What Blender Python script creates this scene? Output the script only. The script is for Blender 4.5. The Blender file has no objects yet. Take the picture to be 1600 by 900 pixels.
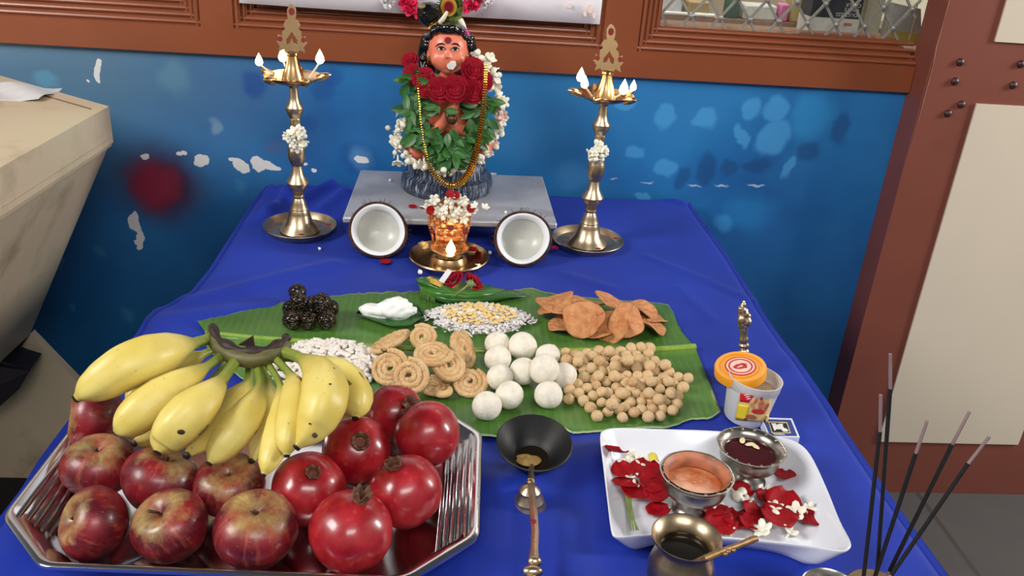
import bpy, bmesh, math, random
import numpy as np
from mathutils import Vector, Matrix, Quaternion, Euler

SC = bpy.context.scene
COL = SC.collection
rnd = random.Random(7)
PI = math.pi

# ------------------------------------------------------------------ camera
F = 1383.5                                   # focal length in pixels of the 1600 px wide frame
CAM = np.array([0, 0, 1.31])
def cam_axes(pitch, roll, yaw):
    p, r, y = (math.radians(a) for a in (pitch, roll, yaw))
    fwd = np.array([0, math.cos(p), -math.sin(p)]); right = np.array([1., 0, 0]); down = np.cross(fwd, right)
    r2 = math.cos(r) * right - math.sin(r) * down
    d2 = np.cross(fwd, r2)
    rz = np.array([[math.cos(y), -math.sin(y), 0], [math.sin(y), math.cos(y), 0], [0, 0, 1]])
    return rz @ np.stack([r2, d2, fwd], 1)
RC = cam_axes(25.142, 4.189, -5.07)
cd = bpy.data.cameras.new('camera'); cam = bpy.data.objects.new('camera', cd); COL.objects.link(cam)
cd.sensor_width = 36; cd.lens = F * 36 / 1600; cd.clip_start = .01
m = Matrix.Identity(4)
for i in range(3):
    m[i][0], m[i][1], m[i][2] = RC[i, 0], -RC[i, 1], -RC[i, 2]
    m[i][3] = CAM[i]
cam.matrix_world = m
SC.camera = cam
SC.view_settings.view_transform = 'Standard'; SC.view_settings.look = 'None'
SC.view_settings.gamma = 1; SC.view_settings.use_curve_mapping = False
SC.view_settings.exposure = 0.0

# ------------------------------------------------------------------ world and lights
w = bpy.data.worlds.new('world'); SC.world = w; w.use_nodes = True
nt = w.node_tree; nt.nodes.clear()
tc = nt.nodes.new('ShaderNodeTexCoord'); sx = nt.nodes.new('ShaderNodeSeparateXYZ')
rp = nt.nodes.new('ShaderNodeValToRGB'); bg = nt.nodes.new('ShaderNodeBackground'); wo = nt.nodes.new('ShaderNodeOutputWorld')
nt.links.new(tc.outputs['Generated'], sx.inputs[0])
mr = nt.nodes.new('ShaderNodeMapRange'); mr.inputs[1].default_value = -1; mr.inputs[2].default_value = 1
nt.links.new(sx.outputs['Z'], mr.inputs[0]); nt.links.new(mr.outputs[0], rp.inputs[0])
cr = rp.color_ramp
cr.elements[0].position = 0; cr.elements[0].color = (.05, .045, .04, 1)
cr.elements[1].position = 1; cr.elements[1].color = (.10, .10, .11, 1)
for p, c in ((.46, (.10, .09, .08, 1)), (.55, (.55, .54, .54, 1)), (.68, (.60, .61, .64, 1)), (.82, (.15, .15, .16, 1))):
    e = cr.elements.new(p); e.color = c
nt.links.new(rp.outputs[0], bg.inputs[0]); bg.inputs[1].default_value = .55
nt.links.new(bg.outputs[0], wo.inputs[0])
def area(name, loc, target, sx_, sy_, power, col):
    l = bpy.data.lights.new(name, 'AREA'); l.shape = 'RECTANGLE'; l.size = sx_; l.size_y = sy_; l.energy = power; l.color = col
    o = bpy.data.objects.new(name, l); COL.objects.link(o); o.location = loc
    o.rotation_euler = (Vector(target) - Vector(loc)).to_track_quat('-Z', 'Y').to_euler()
    return o
area('window_daylight', (-1.9, .1, 2.3), (0, 1.2, .8), .8, .8, 50, (1, .98, .95))
area('doorway_daylight', (2.7, 1.02, 1.75), (.2, 1.5, .8), .4, .8, 52, (1, .97, .93))
area('ceiling_light', (.35, -1.1, 2.7), (0, 1.2, .8), 1.4, .5, 36, (1, .97, .94))
area('added_ledge_fill', (.55, 1.80, 1.78), (.6, 2.0, 1.05), .8, .2, 7, (1, .97, .9))  # unseen fill lamp added inside the glass to brighten the ledge items

# ------------------------------------------------------------------ pixel -> point helpers
def ray(px, py): return RC @ np.array([(px - 800) / F, (py - 450) / F, 1])
def atz(px, py, z): d = ray(px, py); return CAM + d * ((z - CAM[2]) / d[2])
def aty(px, py, y): d = ray(px, py); return CAM + d * ((y - CAM[1]) / d[1])
def atx(px, py, x): d = ray(px, py); return CAM + d * ((x - CAM[0]) / d[0])
def depth(p): return float(RC[:, 2] @ (np.array(p) - CAM))
def px2m(n, p): return n * depth(p) / F
def sphere_at(px, py, rpx, zf):
    z = zf + .03
    for _ in range(12):
        p = atz(px, py, z); r = px2m(rpx, p); z = zf + r
    return p, r
def on_sphere(px, py, c, r):
    d = ray(px, py); d = d / np.linalg.norm(d); oc = CAM - c
    b = d @ oc; disc = b * b - (oc @ oc - r * r)
    t = -b - math.sqrt(max(disc, 0)); return CAM + d * t
def tocam(p, up=0.):
    n = CAM - np.array(p); n = n / np.linalg.norm(n) + np.array([0, 0, up]); return Vector(n / np.linalg.norm(n))
TZ = .75       # top of the cloth
FZ = .09       # floor
WY = 1.63      # wall plane

# ------------------------------------------------------------------ geometry collector
def rotz_to(n):
    return np.array(Vector((0, 0, 1)).rotation_difference(Vector(n).normalized()).to_matrix())
class G:
    def __init__(s): s.v = []; s.f = []; s.a = []; s.n = 0
    def add(s, v, f, a=None):
        v = np.asarray(v, float).reshape(-1, 3)
        s.v.append(v); s.f += [tuple(int(i) + s.n for i in q) for q in f]
        s.a.append(np.zeros(len(v)) if a is None else np.asarray(a, float)); s.n += len(v); return s
    def join(s, g, R=None, t=(0, 0, 0), k=1):
        for v, a in [(np.concatenate(g.v), np.concatenate(g.a))]:
            v = v * k
            if R is not None: v = v @ np.array(R).T
            s.v.append(v + np.array(t)); s.a.append(a)
        s.f += [tuple(i + s.n for i in q) for q in g.f]; s.n += g.n; return s
    def lathe(s, prof, n=32, c=(0, 0, 0), R=None, lobes=None):
        vs = []; fs = []; k = len(prof)
        for i in range(n):
            th = 2 * PI * i / n
            for r, z in prof:
                rr = r * (lobes(th, z) if lobes else 1)
                vs.append((rr * math.cos(th), rr * math.sin(th), z))
        for i in range(n):
            j = (i + 1) % n
            for q in range(k - 1): fs.append((i * k + q, j * k + q, j * k + q + 1, i * k + q + 1))
        v = np.array(vs); a = np.tile(np.linspace(0, 1, k), n)
        if R is not None: v = v @ np.array(R).T
        return s.add(v + np.array(c), fs, a)
    def tube(s, pts, rad, n=10, caps=True, closed=False, section=None, up=None):
        P = [np.array(p, float) for p in pts]; k = len(P)
        if not hasattr(rad, '__len__'): rad = [rad] * k
        T = []
        for i in range(k):
            a = P[(i - 1) % k] if closed or i > 0 else P[i]; b = P[(i + 1) % k] if closed or i < k - 1 else P[i]
            t = b - a; T.append(t / (np.linalg.norm(t) + 1e-12))
        u = np.array(up, float) if up is not None else np.array([0, 0, 1.]) if abs(T[0][2]) < .9 else np.array([1., 0, 0])
        vs = []; at = []
        for i in range(k):
            u = u - T[i] * (u @ T[i]); u = u / (np.linalg.norm(u) + 1e-12); w_ = np.cross(T[i], u)
            for j in range(n):
                th = 2 * PI * j / n; q = section(th, i) if section else 1
                vs.append(P[i] + rad[i] * q * (u * math.cos(th) + w_ * math.sin(th))); at.append(i / (k - 1))
        fs = []
        for i in range(k if closed else k - 1):
            i2 = (i + 1) % k
            for j in range(n):
                j2 = (j + 1) % n; fs.append((i * n + j, i * n + j2, i2 * n + j2, i2 * n + j))
        if caps and not closed:
            fs.append(tuple(range(n - 1, -1, -1))); fs.append(tuple((k - 1) * n + j for j in range(n)))
        return s.add(vs, fs, at)
    def box(s, c, size, R=None):
        x, y, z = (q / 2 for q in size)
        v = np.array([(-x, -y, -z), (x, -y, -z), (x, y, -z), (-x, y, -z), (-x, -y, z), (x, -y, z), (x, y, z), (-x, y, z)])
        if R is not None: v = v @ np.array(R).T
        return s.add(v + np.array(c), [(0, 3, 2, 1), (4, 5, 6, 7), (0, 1, 5, 4), (1, 2, 6, 5), (2, 3, 7, 6), (3, 0, 4, 7)])
    def ball(s, c, r, n=16, k=10, R=None, fn=None):
        if not hasattr(r, '__len__'): r = (r, r, r)
        vs = [(0, 0, 1)]
        for i in range(1, k):
            ph = PI * i / k
            for j in range(n): th = 2 * PI * j / n; vs.append((math.sin(ph) * math.cos(th), math.sin(ph) * math.sin(th), math.cos(ph)))
        vs.append((0, 0, -1)); fs = []
        for j in range(n): fs.append((0, 1 + j, 1 + (j + 1) % n))
        for i in range(k - 2):
            for j in range(n):
                a = 1 + i * n + j; b = 1 + i * n + (j + 1) % n; fs.append((a, a + n, b + n, b))
        l = len(vs) - 1
        for j in range(n): fs.append((l, 1 + (k - 2) * n + (j + 1) % n, 1 + (k - 2) * n + j))
        v = np.array(vs)
        if fn is not None: v = np.array([q * fn(q) for q in v])
        v = v * np.array(r)
        if R is not None: v = v @ np.array(R).T
        return s.add(v + np.array(c), fs)
    def prism(s, poly, nrm, th):
        """polygon of 3-D points extruded by th along nrm"""
        P = np.array(poly, float); nn = np.array(nrm, float); nn = nn / np.linalg.norm(nn); k = len(P)
        v = np.concatenate([P, P + nn * th])
        fs = [tuple(range(k - 1, -1, -1)), tuple(range(k, 2 * k))] + [(i, (i + 1) % k, k + (i + 1) % k, k + i) for i in range(k)]
        return s.add(v, fs)
    def grid(s, nu, nv, fn, attr=None):
        vs = []; at = []
        for i in range(nu + 1):
            for j in range(nv + 1):
                vs.append(fn(i / nu, j / nv)); at.append(attr(i / nu, j / nv) if attr else i / nu)
        fs = [(i * (nv + 1) + j, (i + 1) * (nv + 1) + j, (i + 1) * (nv + 1) + j + 1, i * (nv + 1) + j + 1) for i in range(nu) for j in range(nv)]
        return s.add(vs, fs, at)
    def sheet(s, nu, nv, fn, th, attr=None):
        """grid with thickness th downwards along local vertex normal (closed)"""
        P = np.array([[fn(i / nu, j / nv) for j in range(nv + 1)] for i in range(nu + 1)], float)
        du = np.gradient(P, axis=0); dv = np.gradient(P, axis=1); N = np.cross(du, dv); N /= np.linalg.norm(N, axis=2, keepdims=True) + 1e-12
        Q = P - N * th; m = (nu + 1) * (nv + 1)
        at = [attr(i / nu, j / nv) if attr else i / nu for i in range(nu + 1) for j in range(nv + 1)]
        I = lambda i, j: i * (nv + 1) + j
        fs = []
        for i in range(nu):
            for j in range(nv):
                fs.append((I(i, j), I(i + 1, j), I(i + 1, j + 1), I(i, j + 1)))
                fs.append((m + I(i, j), m + I(i, j + 1), m + I(i + 1, j + 1), m + I(i + 1, j)))
        for i in range(nu):
            fs.append((I(i, 0), m + I(i, 0), m + I(i + 1, 0), I(i + 1, 0))); fs.append((I(i, nv), I(i + 1, nv), m + I(i + 1, nv), m + I(i, nv)))
        for j in range(nv):
            fs.append((I(0, j), I(0, j + 1), m + I(0, j + 1), m + I(0, j))); fs.append((I(nu, j), m + I(nu, j), m + I(nu, j + 1), I(nu, j + 1)))
        return s.add(np.concatenate([P.reshape(-1, 3), Q.reshape(-1, 3)]), fs, at + at)
    def mesh(s, name, off=(0, 0, 0), sharp=40):
        me = bpy.data.meshes.new(name); v = np.concatenate(s.v) - np.array(off)
        me.from_pydata(v.tolist(), [], s.f); me.update()
        at = me.attributes.new('along', 'FLOAT', 'POINT'); at.data.foreach_set('value', np.concatenate(s.a).astype(np.float32))
        bm = bmesh.new(); bm.from_mesh(me); bmesh.ops.recalc_face_normals(bm, faces=bm.faces); bm.to_mesh(me); bm.free()
        me.polygons.foreach_set('use_smooth', [True] * len(me.polygons))
        if sharp and sharp < 180: me.set_sharp_from_angle(angle=math.radians(sharp))
        return me

def tag(o, label, cat, group=None, kind=None):
    if label: o['label'] = label
    if cat: o['category'] = cat
    if group: o['group'] = group
    if kind: o['kind'] = kind
    return o
def thing(name, label, cat, loc=(0, 0, 0), group=None, rot=None):
    o = bpy.data.objects.new(name, None); COL.objects.link(o); o.location = Vector(loc); o.empty_display_size = .02
    if rot is not None: o.rotation_mode = 'QUATERNION'; o.rotation_quaternion = rot
    return tag(o, label, cat, group)
def obj(name, g, mt, parent=None, loc=None, rot=None, world=True, sharp=40, label=None):
    """one mesh object; a part's geometry given in world space is moved into its thing's frame"""
    root = parent; off = np.zeros(3)
    if parent is not None and world:
        q = parent
        while q is not None: off += np.array(q.location); q = q.parent
    elif parent is None and world and loc is not None: off = np.array(loc, float)
    me = g.mesh(name, off, sharp) if isinstance(g, G) else g
    for mm in (mt if isinstance(mt, (list, tuple)) else [mt]):
        if len(me.materials) < 8: me.materials.append(mm)
    o = bpy.data.objects.new(name, me); COL.objects.link(o)
    if loc is not None: o.location = Vector(loc)
    if rot is not None: o.rotation_mode = 'QUATERNION'; o.rotation_quaternion = rot
    if parent is not None: o.parent = parent
    if label: o['label'] = label
    return o
def dup(root, loc=None, rot=None, label=None, scale=None):
    def cp(o, par):
        c = o.copy(); COL.objects.link(c)
        if par is not None: c.parent = par
        for ch in list(o.children): cp(ch, c)
        return c
    r = cp(root, None)
    if loc is not None: r.location = Vector(loc)
    if rot is not None: r.rotation_mode = 'QUATERNION'; r.rotation_quaternion = rot
    if label: r['label'] = label
    if scale is not None: r.scale = scale if hasattr(scale, '__len__') else (scale,) * 3
    return r
def struct(name, g, mt, sharp=40, parent=None):
    o = obj(name, g, mt, parent, sharp=sharp)
    if parent is None: o['kind'] = 'structure'
    return o
def remesh(g, voxel, name, smooth=3):
    me = g.mesh(name, (0, 0, 0), 180); o = bpy.data.objects.new(name, me); COL.objects.link(o)
    a = o.modifiers.new('r', 'REMESH'); a.mode = 'VOXEL'; a.voxel_size = voxel
    b = o.modifiers.new('s', 'SMOOTH'); b.iterations = smooth; b.factor = .5
    dg = bpy.context.evaluated_depsgraph_get(); e = o.evaluated_get(dg)
    m2 = e.to_mesh(); v = [tuple(q.co) for q in m2.vertices]; f = [tuple(p.vertices) for p in m2.polygons]; e.to_mesh_clear()
    bpy.data.objects.remove(o)
    r = G(); r.add(v, f); return r

# ------------------------------------------------------------------ materials
def lin(c):
    return tuple((q / 255 / 12.92) if q / 255 <= .04045 else ((q / 255 + .055) / 1.055) ** 2.4 for q in c[:3]) + (1,)
class N:
    """thin node-graph helper"""
    def __init__(s, name):
        s.m = bpy.data.materials.new(name); s.m.use_nodes = True; s.t = s.m.node_tree; s.t.nodes.clear()
        s.out = s.t.nodes.new('ShaderNodeOutputMaterial'); s.b = s.t.nodes.new('ShaderNodeBsdfPrincipled')
        s.t.links.new(s.b.outputs[0], s.out.inputs[0]); s._tc = None
    def node(s, typ, **k):
        n = s.t.nodes.new(typ)
        for a, b in k.items(): setattr(n, a, b)
        return n
    def put(s, sock, v):
        if hasattr(v, 'is_output'): s.t.links.new(v, sock)
        elif v is not None: sock.default_value = v
    def co(s, which='Object'):
        if s._tc is None: s._tc = s.node('ShaderNodeTexCoord')
        return s._tc.outputs[which]
    def noise(s, scale, detail=3, rough=.5, vec=None, dist=0):
        n = s.node('ShaderNodeTexNoise'); s.put(n.inputs['Vector'], vec if vec is not None else s.co())
        n.inputs['Scale'].default_value = scale; n.inputs['Detail'].default_value = detail; n.inputs['Roughness'].default_value = rough
        n.inputs['Distortion'].default_value = dist; return n.outputs[0]
    def voro(s, scale, vec=None, feature='F1'):
        n = s.node('ShaderNodeTexVoronoi', feature=feature); s.put(n.inputs['Vector'], vec if vec is not None else s.co())
        n.inputs['Scale'].default_value = scale; return n
    def math(s, op, a, b=None, clamp=False):
        n = s.node('ShaderNodeMath', operation=op, use_clamp=clamp); s.put(n.inputs[0], a)
        if b is not None: s.put(n.inputs[1], b)
        return n.outputs[0]
    def rng(s, v, a, b, c=0, d=1, smooth=False):
        n = s.node('ShaderNodeMapRange'); s.put(n.inputs[0], v)
        if smooth: n.interpolation_type = 'SMOOTHSTEP'
        for i, q in enumerate((a, b, c, d)): n.inputs[i + 1].default_value = q
        return n.outputs[0]
    def mix(s, fac, a, b):
        n = s.node('ShaderNodeMix', data_type='RGBA'); s.put(n.inputs[0], fac); s.put(n.inputs[6], a); s.put(n.inputs[7], b); return n.outputs[2]
    def attr(s): return s.node('ShaderNodeAttribute', attribute_name='along').outputs['Fac']
    def mapv(s, scale=(1, 1, 1), loc=(0, 0, 0), vec=None):
        n = s.node('ShaderNodeMapping'); s.put(n.inputs[0], vec if vec is not None else s.co())
        n.inputs['Scale'].default_value = scale; n.inputs['Location'].default_value = loc; return n.outputs[0]
    def bump(s, h, strength=.3, dist=.002):
        n = s.node('ShaderNodeBump'); n.inputs['Strength'].default_value = strength; n.inputs['Distance'].default_value = dist
        s.put(n.inputs['Height'], h); s.t.links.new(n.outputs[0], s.b.inputs['Normal'])
    def fin(s, col, rough=.5, metal=0, coat=0, spec=None, sss=0, sub_r=None, trans=0, alpha=None):
        s.put(s.b.inputs['Base Color'], col); s.put(s.b.inputs['Roughness'], rough); s.put(s.b.inputs['Metallic'], metal)
        s.b.inputs['Coat Weight'].default_value = coat; s.b.inputs['Coat Roughness'].default_value = .12
        if spec is not None: s.b.inputs['Specular IOR Level'].default_value = spec
        if sss:
            s.b.inputs['Subsurface Weight'].default_value = sss; s.b.inputs['Subsurface Scale'].default_value = .006
            s.b.inputs['Subsurface Radius'].default_value = sub_r or (1, .6, .4)
        if trans: s.b.inputs['Transmission Weight'].default_value = trans
        return s.m
def plain(name, c, rough=.5, metal=0, var=.12, scale=60, bump=0, bscale=300, **k):
    n = N(name); a = lin(c); d = tuple(q * (1 - var) for q in a[:3]) + (1,); l = tuple(min(1, q * (1 + var)) for q in a[:3]) + (1,)
    col = n.mix(n.rng(n.noise(scale), .3, .7), d, l)
    if bump: n.bump(n.noise(bscale), bump, .001)
    return n.fin(col, rough, metal, **k)
def emit(name, c, s):
    n = N(name); n.put(n.b.inputs['Base Color'], (0, 0, 0, 1)); n.put(n.b.inputs['Emission Color'], c); n.b.inputs['Emission Strength'].default_value = s; return n.m

brown = plain('brown_gloss_paint', (132, 70, 42), .32, var=.06, scale=9, spec=.5)
brown_dull = plain('red_brown_paint', (122, 66, 52), .45, var=.07, scale=7)
cream_wall = plain('cream_wall_paint', (206, 193, 172), .7, var=.025, scale=6)
cream_wood = N('cream_painted_wood')
_c = cream_wood.mix(cream_wood.rng(cream_wood.noise(9, 5, .6), .52, .7), lin((196, 176, 148)), lin((150, 126, 98)))
_c = cream_wood.mix(cream_wood.rng(cream_wood.noise(2.2, 2), .45, .62), _c, lin((200, 190, 158)))
cream_wood = cream_wood.fin(_c, .42)
brown_in = plain('desk_inside_wood', (104, 76, 54), .6)
black_cloth = plain('black_packet', (22, 20, 26), .35)
def brass_mat(name, c, rough):
    n = N(name); k = n.noise(38, 4, .6)
    col = n.mix(n.rng(k, .35, .7), lin(c), lin(tuple(int(q * .72) for q in c)))
    n.bump(n.noise(160, 2), .06, .001)
    return n.fin(col, n.rng(k, .3, .7, rough, rough + .12), 1)
brass = brass_mat('aged_brass', (226, 202, 166), .26)
brass_gold = brass_mat('polished_brass', (232, 192, 138), .2)
brass_dark = brass_mat('dark_brass', (186, 166, 136), .28)
steel = brass_mat('tarnished_silver', (176, 170, 162), .24)
steel_bright = N('bright_steel'); steel_bright = steel_bright.fin(lin((214, 214, 216)), .14, 1)
gold = N('gold'); gold = gold.fin(lin((236, 186, 84)), .22, 1)
green_leaf = None
flame_m = emit('flame', (1, .72, .36, 1), 14)

# ------------------------------------------------------------------ setting: wall with painted marks
def wall_material():
    n = N('blue_mural_wall')
    base = n.mix(n.rng(n.noise(2.6, 4, .55), .35, .65), lin((20, 84, 146)), lin((36, 118, 178)))
    sepx = n.node('ShaderNodeSeparateXYZ'); n.put(sepx.inputs[0], n.co()); X = sepx.outputs[0]; Z = sepx.outputs[2]
    # duller grey-blue paint on the left top, shade painted in blue-green towards the floor
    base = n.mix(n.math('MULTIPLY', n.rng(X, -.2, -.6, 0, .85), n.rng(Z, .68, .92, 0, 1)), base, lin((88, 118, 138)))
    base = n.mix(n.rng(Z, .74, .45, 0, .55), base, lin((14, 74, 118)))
    cvec = n.node('ShaderNodeVectorMath', operation='ADD'); n.put(cvec.inputs[0], n.co())
    nz = n.node('ShaderNodeTexNoise'); n.put(nz.inputs[0], n.co()); nz.inputs['Scale'].default_value = 26; nz.inputs['Detail'].default_value = 4
    s_ = n.node('ShaderNodeVectorMath', operation='MULTIPLY_ADD'); n.put(s_.inputs[0], nz.outputs['Color']); s_.inputs[1].default_value = (.034,) * 3; s_.inputs[2].default_value = (-.017,) * 3
    n.put(cvec.inputs[1], s_.outputs[0]); WV = cvec.outputs[0]
    def mark(px, py, rx, rz, c, soft, amt=1., warp=True, ang=0):
        nonlocal base
        p = aty(px, py, WY); k = depth(p) / F
        mp = n.node('ShaderNodeMapping', vector_type='TEXTURE'); n.put(mp.inputs[0], WV if warp else n.co())
        mp.inputs['Location'].default_value = (p[0], WY, p[2]); mp.inputs['Rotation'].default_value = (0, math.radians(ang), 0)
        mp.inputs['Scale'].default_value = (rx * k, 10, rz * k * 1.07)
        d = n.node('ShaderNodeVectorMath', operation='LENGTH'); n.put(d.inputs[0], mp.outputs[0])
        fac = n.rng(d.outputs['Value'], 1, 1 - soft, 0, amt, True)
        base = n.mix(fac, base, lin(c))
    for a in [(250, 290, 95, 82, (66, 22, 50), .75, .95), (237, 288, 52, 52, (140, 30, 56), .7, .8), (266, 290, 26, 34, (140, 40, 66), .6, .5)]: mark(*a)
    mark(270, 120, 34, 36, (96, 140, 160), .7, .5); mark(70, 125, 30, 16, (92, 150, 180), .6, .7, ang=20)
    mark(395, 130, 24, 26, (18, 66, 140), .5, .7); mark(335, 196, 14, 14, (130, 160, 180), .6, .5)
    for x, y, a, b, g in [(520, 120, 26, 18, 0), (480, 195, 26, 20, 10), (505, 138, 22, 26, 0), (560, 250, 40, 30, 0)]: mark(x, y, a, b, (22, 72, 140), .6, .6, ang=g)
    mark(565, 250, 24, 24, (90, 150, 190), .8, .55); mark(430, 232, 30, 16, (76, 92, 140), .8, .5); mark(895, 275, 44, 26, (70, 140, 190), .7, .5)
    for x, y, a, b, g in [(1037, 182, 20, 26, 0), (1102, 184, 24, 18, -20), (1174, 170, 17, 19, 0), (1158, 212, 10, 24, -35), (1210, 215, 32, 36, 30), (1212, 170, 26, 22, 0), (990, 238, 17, 14, 0), (1040, 262, 20, 15, 10), (1232, 262, 12, 20, 20), (975, 160, 20, 12, 0), (1005, 306, 16, 6, 0)]:
        mark(x, y, a, b, (74, 158, 212), .4, .6, ang=g)
    for x, y, a, b, g in [(1105, 265, 20, 32, 0), (1065, 278, 14, 20, 20), (1140, 262, 18, 18, 0), (1265, 238, 26, 20, 0), (1315, 200, 18, 30, 0), (1180, 260, 30, 14, 0)]:
        mark(x, y, a, b, (22, 66, 118), .5, .6, ang=g)
    mark(1270, 180, 46, 52, (44, 136, 194), .6, .75); mark(1170, 330, 60, 40, (34, 124, 184), .8, .6); mark(1130, 350, 26, 16, (60, 150, 200), .6, .5, ang=30)
    for x, y, a, b in [(1085, 290, 14, 2), (1130, 288, 10, 2.4), (1180, 289, 18, 2), (1010, 286, 12, 1.6), (960, 280, 10, 1.6)]: mark(x, y, a, b, (176, 196, 212), .7, .8)
    for x, y, r in [(90, 410, 12), (155, 395, 10), (200, 495, 13), (375, 290, 9), (110, 480, 8)]: mark(x, y, r, r * 1.2, (60, 130, 170), .7, .45)
    # patches where the paint has peeled to white plaster
    for x, y, a, b, g in [(153, 108, 6, 19, 5), (134, 127, 3, 3, 0), (226, 245, 6, 4, 0), (284, 243, 4, 4, 0), (290, 242, 4, 4, 0), (316, 250, 13, 9, -15), (365, 250, 8, 3, 0), (376, 260, 8, 13, -25), (402, 259, 13, 14, 0), (422, 263, 20, 7, 5), (212, 348, 7, 18, 5), (218, 372, 6, 20, 0), (216, 378, 8, 4, 0), (489, 269, 4, 4, 0), (480, 259, 4, 2.5, 0), (568, 253, 9, 6, 10), (772, 272, 7, 3, 0), (267, 77, 3, 2, 0), (222, 71, 5, 1.5, 0)]:
        mark(x, y, a, b, (214, 214, 214), .08, 1, ang=g)
    n.bump(n.noise(60, 4), .1, .002)
    return n.fin(base, n.rng(n.noise(5), .3, .7, .38, .52), 0)
wallg = G(); ztop = .985
wallg.box((-.5, WY + .06, (FZ + ztop) / 2), (3.2, .12, ztop - FZ)); struct('wall_back', wallg, wall_material())
fl = N('grey_stone_floor')
_b = fl.node('ShaderNodeTexBrick'); fl.put(_b.inputs['Vector'], fl.mapv((1, 1, 1), (.1, .12, 0))); _b.offset = 0; _b.inputs['Scale'].default_value = 1
_b.inputs['Color1'].default_value = lin((74, 72, 70)); _b.inputs['Color2'].default_value = lin((80, 77, 75)); _b.inputs['Mortar'].default_value = lin((62, 58, 56))
_b.inputs['Mortar Size'].default_value = .006; _b.inputs['Brick Width'].default_value = .6; _b.inputs['Row Height'].default_value = .6
flm = fl.fin(fl.mix(fl.rng(fl.noise(14, 5), .3, .7, 0, .35), _b.outputs[0], lin((58, 58, 62))), .5)
g = G(); g.box((0, .6, FZ - .03), (7, 6, .06)); struct('floor', g, flm)

# window frames above the blue wall: rail, mullions, stepped mouldings, panes
def xw(px, py): return aty(px, py, WY)[0]
ZR0, ZR1 = .983, 1.03
FY = WY - .012                      # front face of the frame
frames = [(-1.55, xw(340, 20) - .028), (xw(340, 20) + .028, xw(972, 40) - .034), (xw(972, 40) + .030, .8655)]
g = G(); g.box((-.3425, FY + .06, (ZR0 + ZR1) / 2), (2.415, .12, ZR1 - ZR0)); struct('trim_1', g, brown)
for i in range(2):
    x0, x1 = frames[i][1], frames[i + 1][0]
    g = G(); g.box(((x0 + x1) / 2, FY + .0605, (ZR1 + 1.9) / 2), (x1 - x0, .12, 1.9 - ZR1)); struct('trim_%d' % (i + 2), g, brown)
glass = N('window_glass')
_g = glass.node('ShaderNodeBsdfGlossy'); _g.inputs['Roughness'].default_value = .02; _t = glass.node('ShaderNodeBsdfTransparent'); _t.inputs[0].default_value = (.93, .95, .94, 1)
_m = glass.node('ShaderNodeMixShader'); _fr = glass.node('ShaderNodeFresnel'); _fr.inputs[0].default_value = 1.3
glass.put(_m.inputs[0], _fr.outputs[0]); glass.put(_m.inputs[1], _t.outputs[0]); glass.put(_m.inputs[2], _g.outputs[0]); glass.put(glass.out.inputs[0], _m.outputs[0]); glass = glass.m
dark_pane = plain('painted_board', (150, 140, 132), .4)
grey_bar = plain('grey_grille_paint', (158, 156, 150), .35, metal=.4)
STEP, NST = .0105, 4
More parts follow.
